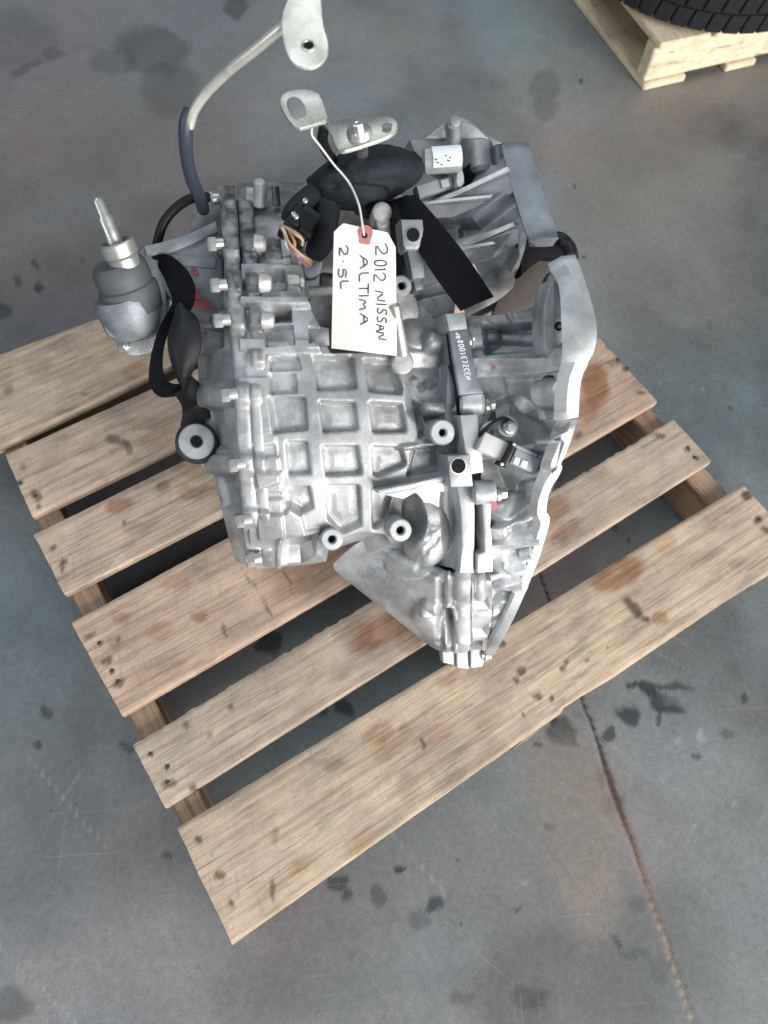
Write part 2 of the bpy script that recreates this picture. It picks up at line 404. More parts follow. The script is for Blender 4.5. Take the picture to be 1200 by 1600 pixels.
for s in [(880, 1142, 24, 22, 20, .75), (946, 1148, 10, 12, 0, .8), (978, 1115, 20, 20, 30, .85), (1008, 1076, 20, 13, 15, .85), (1022, 1094, 17, 15, 40, .7), (1045, 1110, 26, 9, 8, .85), (1036, 1098, 30, 16, 15, .5), (1030, 1125, 5, 12, 0, .7),
          (1048, 1072, 42, 6, 3, .75), (990, 1066, 14, 8, -20, .8), (870, 1128, 9, 7, 0, .8), (895, 1160, 10, 6, 30, .7), (1137, 1150, 9, 9, 0, .9), (1084, 1182, 9, 8, 0, .95), (1166, 1088, 6, 8, 0, .8), (941, 1218, 12, 12, 0, .6), (857, 1290, 9, 10, 0, .9),
          (847, 1168, 7, 6, 0, .8), (965, 1470, 14, 8, 40, .7), (995, 1490, 24, 8, 0, .5), (1030, 1515, 20, 18, 0, .35), (1000, 1415, 18, 16, 0, .35), (815, 1423, 6, 6, 0, .7),
          (72, 1112, 11, 8, 0, .8), (60, 1168, 10, 7, 0, .8), (195, 1170, 18, 10, 30, .75), (525, 1380, 22, 12, -40, .7), (545, 1402, 16, 12, 30, .7), (590, 1395, 10, 22, 0, .5),
          (680, 1412, 14, 14, 0, .8), (655, 1435, 22, 20, 0, .4), (625, 1362, 5, 6, 0, .9), (255, 1338, 9, 7, 0, .7), (238, 80, 60, 40, 10, .42), (265, 140, 50, 45, 0, .34), (180, 95, 40, 22, 0, .25), (370, 10, 22, 22, 0, .6), (40, 108, 26, 8, -20, .4), (85, 85, 26, 9, -15, .3),
          (60, 446, 9, 9, 0, .85), (56, 412, 6, 8, 0, .6), (30, 438, 6, 5, 0, .6), (0, 480, 14, 14, 0, .7), (120, 402, 6, 6, 0, .4), (900, 290, 4, 4, 0, .9), (912, 130, 5, 4, 0, .6), (852, 150, 26, 45, 0, .35),
          (915, 400, 4, 4, 0, .8), (1110, 505, 5, 5, 0, .6), (1140, 640, 4, 5, 0, .8), (840, 292, 6, 5, 0, .5), (1175, 250, 6, 6, 0, .25), (20, 1570, 30, 30, 0, .45), (30, 60, 70, 50, 0, .22),
          (830, 1560, 30, 24, 0, .5), (1150, 1270, 40, 30, 0, .2), (880, 850, 10, 6, 0, .9), (975, 842, 6, 5, 0, .7), (960, 828, 5, 6, 0, .6), (540, 1108, 20, 14, 20, .8), (420, 1005, 17, 22, 0, .8),
          (505, 1112, 8, 10, 0, .8), (900, 1250, 12, 9, 0, .4), (720, 1560, 18, 10, 0, .35), (960, 1255, 18, 14, 0, .5)]:
    stain(*s)
stain(905, 1290, 75, 160, -8, .60, .6, (.205, .178, .148)); stain(925, 1400, 52, 90, -12, .32, .8, (.235, .21, .178)); stain(905, 1330, 40, 60, 0, .35, .6, (.16, .155, .145))
stain(70, 1400, 90, 90, 0, .3, .9, (.10, .13, .145)); stain(300, 230, 120, 150, 0, .22, .9, (.17, .14, .115)); stain(1000, 350, 150, 200, 0, .35, .9, (.21, .195, .17))
stain(1150, 1350, 120, 180, 0, .3, .9, (.15, .18, .18)); stain(640, 90, 90, 90, 0, .25, .9, (.20, .19, .175))
for sx_, sy_, rx_, ry_, a_, k_, c_ in ((120, 1250, 90, 160, 30, .35, (.085, .10, .105)), (500, 1540, 200, 60, -10, .35, (.095, .11, .112)), (1050, 1480, 90, 120, 0, .3, (.10, .12, .12)), (280, 1480, 90, 60, -30, .35, (.19, .205, .21)), (700, 1480, 90, 50, -20, .35, (.19, .205, .21)), (1120, 1200, 80, 110, 10, .3, (.185, .20, .205)), (90, 330, 90, 50, -20, .35, (.21, .21, .21)), (150, 30, 110, 40, -10, .3, (.20, .20, .195)), (600, 60, 70, 40, 0, .3, (.22, .21, .20)), (960, 620, 40, 160, 30, .25, (.12, .12, .12)), (1130, 420, 70, 160, 0, .3, (.215, .20, .18))):
    stain(sx_, sy_, rx_, ry_, a_, k_, .9, c_)
for x0, y0, x1, y1 in ((1085, 1290, 1072, 1320), (380, 1320, 405, 1380), (0, 1480, 120, 1600), (40, 1180, 170, 1330), (600, 1290, 700, 1400), (130, 1200, 90, 1260), (1010, 1010, 1080, 1050)):
    f = (sstep(1 - sd_seg(PX, PY, x0, y0, x1, y1, 0) / 2.2) * .22)[..., None]; col = col * (1 - f) + np.array((.42, .44, .45)) * f
for x, y, r_ in ((960, 1230, 5), (1145, 1262, 6), (1035, 602, 3), (1100, 610, 3), (825, 1385, 5), (470, 1350, 4), (640, 1330, 4), (1095, 1150, 8), (1062, 1160, 7)):
    f = (sstep(1.2 - np.hypot(WX - x, WY - y) / r_) * .3)[..., None]; col = col * (1 - f) + np.array((.40, .42, .44)) * f
# sawn control joint, rusty
jd = sd_seg(PX + 7 * (fbm(PX * .2, PY, 60, 5, 3) - .5), PY, 838, 880, 1098, 1640, 0)
wj = np.interp(PY, [880, 1100, 1180, 1230, 1330, 1430, 1640], [1.5, 1.8, 3.0, 4.6, 2.8, 2.1, 1.8])
f = sstep(1.6 - jd / wj)[..., None]
jc = np.stack([np.interp(PY, [1100, 1180, 1250, 1350, 1450, 1600], c) for c in ([.03, .05, .07, .13, .22, .20], [.03, .035, .04, .075, .165, .175], [.035, .03, .035, .05, .125, .14])], -1)
brk = (.7 + .6 * fbm(PX, PY, 9, 77))[..., None]
halo = (sstep(1 - jd / 20) * .35 * np.interp(PY, [1150, 1250, 1450, 1600], [0, 1, .6, .2]))[..., None]
col = col * (1 - halo) + np.array((.20, .12, .085)) * halo
col = col * (1 - f) + jc * brk * f
Z0 = Z0 - .003 * sstep(1.2 - jd / wj)
me = bpy.data.meshes.new('floor'); nY, nX = GX.shape; I = np.arange(nX * nY).reshape(nY, nX)
q = np.stack([I[:-1, :-1], I[:-1, 1:], I[1:, 1:], I[1:, :-1]], -1).reshape(-1, 4)
me.vertices.add(nX * nY); me.vertices.foreach_set('co', np.stack([GX, GY, Z0], -1).ravel())
me.loops.add(q.size); me.loops.foreach_set('vertex_index', q.ravel()); me.polygons.add(len(q)); me.polygons.foreach_set('loop_start', np.arange(0, q.size, 4))
me.update(calc_edges=True)
ca = me.color_attributes.new('paint', 'FLOAT_COLOR', 'POINT')
ca.data.foreach_set('color', np.concatenate([np.clip(col, 0.004, 1), np.ones(GX.shape + (1,))], -1).ravel())
m, nt, bs = new_mat('stained_concrete')
at = nd(nt, 'ShaderNodeVertexColor', layer_name='paint'); v = wpos(nt)
nn = noise(nt, 95, 6, .7, v); n2_ = noise(nt, 420, 3, .6, v)
c = mix(nt, 1., at.outputs[0], ramp(nt, nn, [(.25, .78), (.75, 1.2)]), 'MULTIPLY')
c = mix(nt, 1., c, ramp(nt, n2_, [(.3, .80), (.7, 1.18)]), 'MULTIPLY')
for sv, rot in (((3, 260, 1), .5), ((4, 320, 1), 2.1), ((2.5, 240, 1), 1.2)):
    mp = nt.nodes.new('ShaderNodeMapping'); mp.inputs['Rotation'].default_value = (0, 0, rot); mp.inputs['Scale'].default_value = sv
    mp.vector_type = 'TEXTURE' if False else 'POINT'; nt.links.new(v, mp.inputs['Vector'])
    rv = nt.nodes.new('ShaderNodeVectorRotate'); rv.inputs['Angle'].default_value = rot; nt.links.new(v, rv.inputs['Vector'])
    mp.inputs['Rotation'].default_value = (0, 0, 0); nt.links.new(rv.outputs[0], mp.inputs['Vector'])
    s_ = noise(nt, 1., 3, .55, mp.outputs[0]); c = mix(nt, ramp(nt, s_, [(.66, 0.), (.72, .22)]), c, (.34, .35, .36))
vo = nt.nodes.new('ShaderNodeTexVoronoi'); vo.inputs['Scale'].default_value = 26; nt.links.new(v, vo.inputs['Vector'])
gate = noise(nt, 9, 3, .6, v); mm = nt.nodes.new('ShaderNodeMath'); mm.operation = 'MULTIPLY'
nt.links.new(ramp(nt, vo.outputs['Distance'], [(.04, .7), (.10, 0.)]), mm.inputs[0]); nt.links.new(ramp(nt, gate, [(.50, 0.), (.60, 1.)]), mm.inputs[1])
c = mix(nt, mm.outputs[0], c, (.045, .045, .045))
nt.links.new(c, bs.inputs['Base Color'])
nt.links.new(ramp(nt, noise(nt, 7, 5, .6, v), [(.3, .40), (.7, .62)]), bs.inputs['Roughness'])
bs.inputs['Specular IOR Level'].default_value = .45
bump(nt, bs, nn, .25, .001)
me.materials.append(m)
fl = bpy.data.objects.new('floor', me); sc.collection.objects.link(fl); fl['kind'] = 'structure'

#@@PALLET
# ================================================================== WOOD
def wood(name, light, dark, rgh=.75):
    m, nt, bs = new_mat(name)
    v = opos(nt, (5, 130, 80)); oi = nt.nodes.new('ShaderNodeObjectInfo')
    add = nt.nodes.new('ShaderNodeVectorMath'); add.operation = 'ADD'; nt.links.new(v, add.inputs[0])
    sc_ = nt.nodes.new('ShaderNodeVectorMath'); sc_.operation = 'SCALE'; nt.links.new(oi.outputs['Random'], sc_.inputs['Scale']); sc_.inputs[0].default_value = (40, 17, 23)
    nt.links.new(sc_.outputs[0], add.inputs[1])
    g1 = noise(nt, 1.0, 6, .65, add.outputs[0]); g2 = noise(nt, 4.2, 4, .7, add.outputs[0])
    v2 = opos(nt, (7, 12, 12)); big = noise(nt, 1.3, 5, .6, v2)
    c = mix(nt, ramp(nt, g1, [(.36, 0.), (.55, 1.)]), dark, light)
    c = mix(nt, 1., c, ramp(nt, g2, [(.28, .84), (.62, 1.04)]), 'MULTIPLY')
    c = mix(nt, 1., c, ramp(nt, big, [(.3, (.70, .70, .72)), (.68, (1.08, 1.05, 1.0))]), 'MULTIPLY')
    saw = noise(nt, 1., 3, .6, opos(nt, (260, 10, 10)))
    c = mix(nt, 1., c, ramp(nt, saw, [(.35, .96), (.6, 1.015)]), 'MULTIPLY')
    ck = noise(nt, 1., 3, .6, opos(nt, (9, 420, 60))); c = mix(nt, ramp(nt, ck, [(.63, 0.), (.67, .6)]), c, (.12, .085, .06))
    sm = nt.nodes.new('ShaderNodeVectorRotate'); sm.inputs['Angle'].default_value = .35; nt.links.new(opos(nt), sm.inputs['Vector'])
    sp_ = nt.nodes.new('ShaderNodeMapping'); sp_.inputs['Scale'].default_value = (420, 14, 10); nt.links.new(sm.outputs[0], sp_.inputs['Vector'])
    c = mix(nt, ramp(nt, noise(nt, 1., 2, .5, sp_.outputs[0]), [(.60, 0.), (.68, .22)]), c, (.22, .16, .12))
    dv = noise(nt, 1., 5, .7, opos(nt, (14, 60, 30))); c = mix(nt, ramp(nt, dv, [(.56, 0.), (.70, .55)]), c, (.16, .14, .125))
    fl_ = noise(nt, 1., 2, .5, opos(nt, (60, 700, 60))); c = mix(nt, ramp(nt, fl_, [(.60, 0.), (.70, .35)]), c, (.20, .15, .11))
    at = nd(nt, 'ShaderNodeVertexColor', layer_name='mark')
    c = mix(nt, 1., c, at.outputs[0], 'MULTIPLY')
    nt.links.new(c, bs.inputs['Base Color']); bs.inputs['Roughness'].default_value = rgh; bs.inputs['Specular IOR Level'].default_value = .25
    bump(nt, bs, g2, .5, .0012)
    return m
WOODS = [wood('weathered_oak_plank', (.575, .455, .36), (.39, .30, .235)),
         wood('yellow_oak_plank', (.585, .47, .36), (.41, .32, .24)),
         wood('pinkish_oak_plank', (.58, .435, .335), (.40, .29, .22)),
         wood('pale_grey_plank', (.55, .455, .37), (.385, .31, .25))]
W_STR = wood('stringer_oak', (.42, .30, .21), (.26, .17, .11))
W_NEW = wood('fresh_pine', (.84, .72, .54), (.72, .58, .41))

def board(name, x0, x1, e0, e1, z0, z1, mat, parent, marks=(), wane=None, rough=(.002, .002), seed=0, step=.004, cup=.0, cutl=(0, 0), cutr=(0, 0)):
    """sawn board along x between edge lines e0 (near) and e1 (far): functions of x. ragged edges, marked grain"""
    n = int((x1 - x0) / step) + 2; m = int(abs(e1(x0) - e0(x0)) / step) + 2
    s = np.linspace(0, 1, n)[:, None] * np.ones((1, m)); u = np.linspace(0, 1, m)[None, :] * np.ones((n, 1))
    xl = x0 + cutl[0] + (cutl[1] - cutl[0]) * u; xr = x1 + cutr[0] + (cutr[1] - cutr[0]) * u
    endn = lambda sd: (fbm(u * 40 + 3, u * 0 + sd, 6, 90 + sd, 4) - .5) * .0026
    X = xl + endn(seed) + (xr + endn(seed + 5) - xl - endn(seed)) * s
    A = e0(X) + rough[0] * (fbm(X * 1000, X * 0 + seed, 14, seed, 5) - .5) * .8
    B = e1(X) + rough[1] * (fbm(X * 1000 + 500, X * 0 + seed, 9, seed + 9, 5) - .5) * (2.6 if rough[1] > .002 else .9)
    if wane is not None: A = A + wane(X)
    Y = A + (B - A) * u
    z = np.full_like(X, z1) + (fbm(X * 1000 + 9, Y * 1000, 60, seed + 3, 3) - .5) * .0022 - cup * (2 * u - 1) ** 2
    g = np.stack([X, Y, z], -1); px, py = pix(g); C = np.ones(g.shape)
    wx = px + 12 * (fbm(px, py, 18, 5) - .5); wy = py + 12 * (fbm(px, py, 18, 6) - .5)
    for (mx, my, rx, ry, ang, k, cc, soft, dep) in marks:
        a = math.radians(ang); dx = wx - mx; dy = wy - my
        d = np.hypot((dx * math.cos(a) + dy * math.sin(a)) / rx, (-dx * math.sin(a) + dy * math.cos(a)) / ry)
        f = sstep((1 - d) / soft + .25) * k; C = C * (1 - f[..., None] + np.array(cc) * f[..., None]); g[..., 2] -= dep * f
    # general scuffs
    sp = sstep((fbm(g[..., 0] * 1000 * .22, g[..., 1] * 1000, 13, seed + 40, 5) - .62) * 9) * .20 + sstep((fbm(wx, wy, 70, seed + 60, 4) - .52) * 5) * .16; C = C * (1 - sp[..., None] * np.array([.75, .8, .8]))
    edge = np.minimum(np.minimum(u, 1 - u) * (B - A), .004) / .004
    g[..., 2] -= (1 - edge) ** 2 * .0012
    N0 = n * m; low = g.copy(); low[..., 2] = z0
    V = np.concatenate([g.reshape(-1, 3), low.reshape(-1, 3)]); I = np.arange(N0).reshape(n, m)
    q = np.stack([I[:-1, :-1], I[1:, :-1], I[1:, 1:], I[:-1, 1:]], -1).reshape(-1, 4)
    rim = np.concatenate([I[:, 0], I[-1, 1:], I[-2::-1, -1], I[0, -2:0:-1]])
    side = np.stack([rim, rim + N0, np.roll(rim, -1) + N0, np.roll(rim, -1)], -1)
    bot = np.array([[I[0, 0], I[0, -1], I[-1, -1], I[-1, 0]]]) + N0
    # underside as one strip grid
    me = bpy.data.meshes.new(name); me.from_pydata(V.tolist(), [], q.tolist() + side.tolist() + (q[:, ::-1] + N0).tolist())
    ca = me.color_attributes.new('mark', 'FLOAT_COLOR', 'POINT')
    CC = np.concatenate([np.concatenate([C.reshape(-1, 3), C.reshape(-1, 3) * 1.0]), np.ones((2 * N0, 1))], 1)
    ca.data.foreach_set('color', CC.ravel())
    bm = bmesh.new(); bm.from_mesh(me); bmesh.ops.recalc_face_normals(bm, faces=bm.faces); bm.to_mesh(me); bm.free()
    return link(name, me, mat, parent, True, 40)
def gxy(x, y, z=DECK): p = ground(float(x), float(y), z); return p[0], p[1]
def edge_from(pts):
    """edge line through photo pixels on the deck"""
    q = np.array([gxy(*p) for p in pts]); q = q[np.argsort(q[:, 0])]
    if len(q) == 2:
        a = (q[1, 1] - q[0, 1]) / (q[1, 0] - q[0, 0]); return lambda X: q[0, 1] + a * (X - q[0, 0])
    c = np.polyfit(q[:, 0], q[:, 1], 2 if len(q) > 3 else 1); return lambda X: np.polyval(c, X)
pal = thing('wooden_pallet', 'worn oak shipping pallet with six gapped planks under the gearbox', 'pallet', (.5, .5, 0))
RB = (.60, .38, .27); BR = (.60, .45, .36); DK = (.22, .17, .15); GR = (.62, .58, .56); YW = (.86, .66, .42)
def k(x, y, r, kk=.85, c=DK, ry=None, ang=0, soft=.6, dep=.0): return (x, y, r, ry or r, ang, kk, c, soft, dep)
DEFS = [
 dict(lo=[(362, 1475), (1117, 954)], hi=[(275, 1290), (640, 1080), (1150, 762)], x1=1.03, mat=1, rough=(.0012, .0008),
      marks=[k(965, 895, 48, .75, RB, 28, -20, .4), k(1030, 965, 14, .7, RB), k(990, 950, 10, .9, DK, 26, -40), (1008, 968, 8, 5, 0, .9, DK, .6, .002), k(783, 1005, 7), k(815, 1047, 9), k(808, 1060, 6), k(838, 1087, 8), k(862, 1090, 5),
             k(820, 1115, 3), k(884, 1035, 5), k(880, 1045, 6), k(915, 1030, 4), k(950, 1010, 3), k(612, 1160, 45, .5, BR, 20, -35), k(590, 1145, 28, .5, RB, 20, -30), k(680, 1150, 40, .45, BR, 18, -30),
             k(520, 1195, 20, .4, RB, 14), k(700, 1060, 22, .5, RB, 10, -30), k(566, 1320, 26, .5, YW, 20, -30), k(470, 1350, 24, .5, YW, 14, -20), k(430, 1305, 6, .6, GR, 18, 0), k(425, 1388, 4, .7, DK, 20, 0), k(440, 1310, 26, .4, GR, 12, 0),
             k(310, 1312, 7, .9), k(342, 1370, 12, .85, DK, 9), k(362, 1413, 7, .95), k(328, 1335, 5, .6, (.4, .55, .5)), k(640, 1230, 22, .5, GR, 30, 0), k(660, 1165, 4, .8, DK, 12, -30), k(1165, 775, 9, .9), k(1185, 812, 9, .9), k(1195, 828, 6, .8),
             k(1080, 880, 50, .35, GR, 20, -30), k(1150, 880, 16, .5, GR, 8), k(760, 1130, 30, .4, YW, 14, -20), k(500, 1250, 40, .3, GR, 16, -30), k(1040, 850, 20, .45, YW), k(310, 1385, 30, .4, GR, 3, -25), k(300, 1360, 30, .35, GR, 4, -25)],
      wane=lambda X: .004 * np.sin((X - .1) * 3.2) + .004 * sstep((X - .533) * 90) * (1 - sstep((X - .56) * 12)) - .005 * sstep((X - .86) * 6)),
 dict(lo=[(258, 1262), (640, 1020), (1112, 720)], hi=[(207, 1163), (540, 965), (1050, 655)], x1=1.016, mat=3, rough=(.0006, .0022),
      marks=[k(600, 985, 62, .75, RB, 28, -30, .5), k(640, 1000, 25, .5, RB), k(860, 800, 40, .7, RB, 22, -30), k(880, 830, 35, .6, RB, 14, -30), k(235, 1178, 6), k(262, 1198, 5), k(265, 1225, 14, .75, DK, 8), k(300, 1230, 5), k(290, 1135, 7, .7), k(328, 1150, 6, .6), k(360, 1106, 6, .7),
             k(470, 1050, 40, .35, GR, 30, -20), k(930, 740, 30, .4, GR, 14), k(1030, 680, 12, .7, DK, 6), k(1020, 690, 30, .5, DK, 2, -25), k(1075, 700, 6, .9), k(1085, 715, 5, .8), k(430, 1080, 60, .3, GR, 8, -30), k(560, 990, 30, .5, BR)]),
 dict(lo=[(190, 1117), (590, 884), (1030, 625)], hi=[(110, 970), (345, 850), (938, 522)], x1=1.016, mat=2, rough=(.0008, .0010),
      marks=[k(310, 963, 14, .6, RB, 10), k(275, 912, 26, .4, RB, 12), k(250, 985, 25, .5, BR, 18), k(190, 965, 18, .45, RB, 12), k(180, 1005, 14, .5, BR), k(155, 1005, 4, .8), k(140, 992, 14, .7, DK, 4, -25), k(165, 1033, 14, .8, DK, 6, -25), k(185, 1065, 15, .8, DK, 6, -30), k(175, 1048, 5), k(185, 1000, 5, .7),
             k(480, 900, 70, .35, RB, 30, -30), k(350, 985, 3, .7, DK, 16, -20), k(415, 950, 3, .7, DK, 20, -30), k(390, 905, 3, .6, DK, 22, -40), k(450, 905, 3, .6, DK, 18, -30), k(930, 600, 24, .85, RB, 40, 0, .5), k(915, 640, 22, .7, RB), k(905, 680, 8, .6, DK), k(955, 540, 9, .9, DK, 4), k(965, 562, 5, .9), k(980, 575, 11, .9, DK, 7), k(1003, 612, 7, .8, DK, 4), k(960, 565, 16, .5, DK, 5),
             k(250, 1050, 60, .3, BR, 20, -30)]),
 dict(lo=[(100, 928), (350, 800)], hi=[(52, 835), (300, 714)], x1=.6, mat=0, rough=(.0006, .0010),
      marks=[k(185, 790, 26, .75, RB, 12, -10), k(255, 760, 14, .7, RB, 8, -25), k(300, 770, 30, .6, RB, 12, -10), k(195, 815, 5, .7), k(215, 825, 22, .5, GR, 14), k(82, 857, 6, .9), k(100, 880, 6, .9), k(98, 890, 5, .8), k(300, 730, 40, .35, RB, 20)]),
 dict(lo=[(50, 806), (275, 698)], hi=[(7, 710), (235, 608)], x1=.6, mat=0, rough=(.0006, .0010),
      marks=[k(250, 660, 30, .4, GR, 18), k(180, 688, 20, .7, DK, 10, 10), k(200, 700, 8, .7, DK, 16, -20), k(225, 662, 30, .5, GR, 12), k(55, 775, 13, .75, DK, 9, 50), k(62, 790, 5, .8), k(35, 730, 7, .5), k(32, 755, 5, .6), k(250, 685, 40, .45, (.8, .6, .46), 14, -20)]),
 dict(lo=[(0, 698), (235, 585)], hi=[(0, 553), (155, 497)], x1=1.016, mat=1, rough=(.0008, .0012),
      marks=[k(55, 570, 24, .5, GR, 14, -15), k(95, 545, 22, .45, GR, 10), k(215, 580, 26, .6, RB, 14, -10), k(130, 615, 10, .5, DK, 4), k(12, 610, 9, .5), k(215, 555, 20, .4, GR), k(100, 640, 30, .3, GR, 6, -20)]),
]
NAILS = [[(310, 1312), (328, 1335), (342, 1370), (362, 1413), (1165, 775), (1185, 812)], [(235, 1178), (262, 1198), (262, 1222), (1075, 700), (1085, 715)],
         [(155, 1005), (175, 1048), (185, 1065), (965, 562), (980, 575)], [(82, 857), (100, 880)], [(55, 775), (32, 755)], []]
for i, d in enumerate(DEFS):
    e0 = edge_from(d['lo']); e1 = edge_from(d['hi'])
    x0 = float(np.mean([gxy(*d['lo'][0])[0], gxy(*d['hi'][0])[0]])) if i < 5 else -.02
    cutl = (gxy(*d['lo'][0])[0] - x0, gxy(*d['hi'][0])[0] - x0) if i < 5 else (0, 0)
    if i in (3, 4): d['x1'] = 1.016
    b = board('deck_board', x0, d['x1'], e0, e1, DECK - .017, DECK - (0, .001, .0005, .0, .001, 0)[i], WOODS[d['mat']], pal, d['marks'], d.get('wane'), d['rough'], seed=i * 13 + 2, cutl=cutl)
    for (nx_, ny_) in NAILS[i]:
        c = ground(float(nx_), float(ny_), DECK - .001); lathe('nail_head', c, UP, [(.0034, -.002), (.0036, .0002), (.0028, .0008), (0, .0009)], M_NAIL, b, seg=10)
def straight(y): return lambda X: X * 0 + y
def vbox(name, x0, x1, y0, y1, z0, z1, mat, parent, bev=.002):
    bm = bmesh.new(); bmesh.ops.create_cube(bm, size=1)
    for v in bm.verts: v.co = Vector(((x0 + x1) / 2 + v.co.x * (x1 - x0), (y0 + y1) / 2 + v.co.y * (y1 - y0), (z0 + z1) / 2 + v.co.z * (z1 - z0)))
    if bev: bmesh.ops.bevel(bm, geom=bm.edges[:], offset=bev, segments=2, affect='EDGES')
    me = bpy.data.meshes.new(name); bm.to_mesh(me); bm.free()
    ca = me.color_attributes.new('mark', 'FLOAT_COLOR', 'POINT'); ca.data.foreach_set('color', [1.] * (4 * len(me.vertices)))
    return link(name, me, mat, parent, True, 30)
ylo, yhi = .006, 1.02
for (a, b) in ((.006, .045), (.466, .505), (.968, 1.010)):
    # stringers run across the boards: built long in y with grain along y through their own rotation
    bm = bmesh.new(); bmesh.ops.create_cube(bm, size=1)
    for v in bm.verts: v.co = Vector((v.co.x * (yhi - ylo), v.co.y * (b - a), v.co.z * .087))
    bmesh.ops.bevel(bm, geom=bm.edges[:], offset=.002, segments=2, affect='EDGES')
    me = bpy.data.meshes.new('stringer'); bm.to_mesh(me); bm.free()
    ca = me.color_attributes.new('mark', 'FLOAT_COLOR', 'POINT'); ca.data.foreach_set('color', [1.] * (4 * len(me.vertices)))
    o = bpy.data.objects.new('stringer', me); sc.collection.objects.link(o); me.materials.append(W_STR); o.parent = pal
    o.location = ((a + b) / 2 - .5, (ylo + yhi) / 2 - .5, .016 + .0005 + .0435); o.rotation_euler = (0, 0, math.pi / 2)
for (a, b) in ((.02, .11), (.46, .55), (.90, 1.0)):
    vbox('bottom_board', .004, 1.012, a, b, .0005, .0162, W_STR, pal)

# ---- second pallet, top right corner
Cn = ground(1003., 141., .0); D1 = ground(1200., 96., .0) - Cn; D1 /= np.linalg.norm(D1); D2 = np.array([-D1[1], D1[0], 0])
ang2 = math.atan2(D1[1], D1[0])
pal2 = thing('wooden_pallet', 'clean pale pallet in the corner with a tyre lying on it', 'pallet', (Cn[0], Cn[1], 0))
def pbox(name, x0, x1, y0, y1, z0, z1, mat, along_y=False):
    bm = bmesh.new(); bmesh.ops.create_cube(bm, size=1); sx, sy, sz = x1 - x0, y1 - y0, z1 - z0
    if along_y: sx, sy = sy, sx
    for v in bm.verts: v.co = Vector((v.co.x * sx, v.co.y * sy, v.co.z * sz))
    bmesh.ops.bevel(bm, geom=bm.edges[:], offset=.0025, segments=2, affect='EDGES')
    me = bpy.data.meshes.new(name); bm.to_mesh(me); bm.free()
    ca = me.color_attributes.new('mark', 'FLOAT_COLOR', 'POINT'); ca.data.foreach_set('color', [1.] * (4 * len(me.vertices)))
    o = bpy.data.objects.new(name, me); sc.collection.objects.link(o); me.materials.append(mat); o.parent = pal2
    cx, cy = (x0 + x1) / 2, (y0 + y1) / 2
    o.location = (D1[0] * cx + D2[0] * cy, D1[1] * cx + D2[1] * cy, (z0 + z1) / 2); o.rotation_euler = (0, 0, ang2 + (math.pi / 2 if along_y else 0))
    return o
for y0 in (.012, .50, .97): pbox('stringer', .0, 1.2, y0 - .006, y0 + .032, .0185, .104, W_NEW)
for x0, wd in ((0, .12), (.24, .09), (.55, .09), (.86, .09), (1.08, .12)): pbox('bottom_board', x0, x0 + wd, -.004, 1.02, .0005, .0175, W_NEW, True)
for x0, wd in ((.0, .14), (.155, .09), (.26, .14), (.42, .09), (.54, .09), (.66, .14), (.83, .09), (.96, .14), (1.11, .09)): pbox('deck_board', x0, x0 + wd, -.008, 1.02, .1055, .1215, W_NEW, True)

# ---- tyre lying on the second pallet
TR = .335; near = ground(1140., 44., DECK + .03)
# centre lies straight behind the nearest point of its outline
dirc = np.array([.55, .83, 0]); dirc /= np.linalg.norm(dirc)
TC = near + dirc * TR; TC[2] = DECK + .002
ty = thing('tyre', 'black car tyre lying flat on the clean corner pallet', 'tyre', TC)
lathe('carcass', TC, UP, [(.20, .02), (.235, .004), (.29, .0), (.318, .012), (.326, .03), (.326, .175), (.318, .195), (.29, .207), (.235, .203), (.20, .19), (.19, .18), (.20, .165), (.27, .15), (.28, .1), (.27, .05), (.20, .04), (.19, .03), (.20, .02)], M_RUB, ty, seg=96)
bm = bmesh.new(); bmesh.ops.create_cube(bm, size=1)
for v in bm.verts: v.co = Vector((v.co.x * .014, v.co.y * .0375, v.co.z * .0415))
for v in bm.verts:
    if v.co.z > 0: v.co.y += .008
bmesh.ops.bevel(bm, geom=bm.edges[:], offset=.002, segments=1, affect='EDGES')
tb = bpy.data.meshes.new('tread_block'); bm.to_mesh(tb); bm.free(); tb.materials.append(M_TYRE)
NB = 50
for row, zz in enumerate((.034, .079, .124, .169)):
    for i in range(NB):
        a = 2 * math.pi * (i + .5 * (row % 2)) / NB
        o = bpy.data.objects.new('tread_block', tb); sc.collection.objects.link(o); o.parent = ty
        o.location = (.327 * math.cos(a), .327 * math.sin(a), zz); o.rotation_euler = (0, 0, a)

#@@GEARBOX
# ================================================================== GEARBOX
gb = thing('gearbox', 'large silver cast aluminium car gearbox standing on the worn pallet', 'gearbox', (.52, .50, DECK))

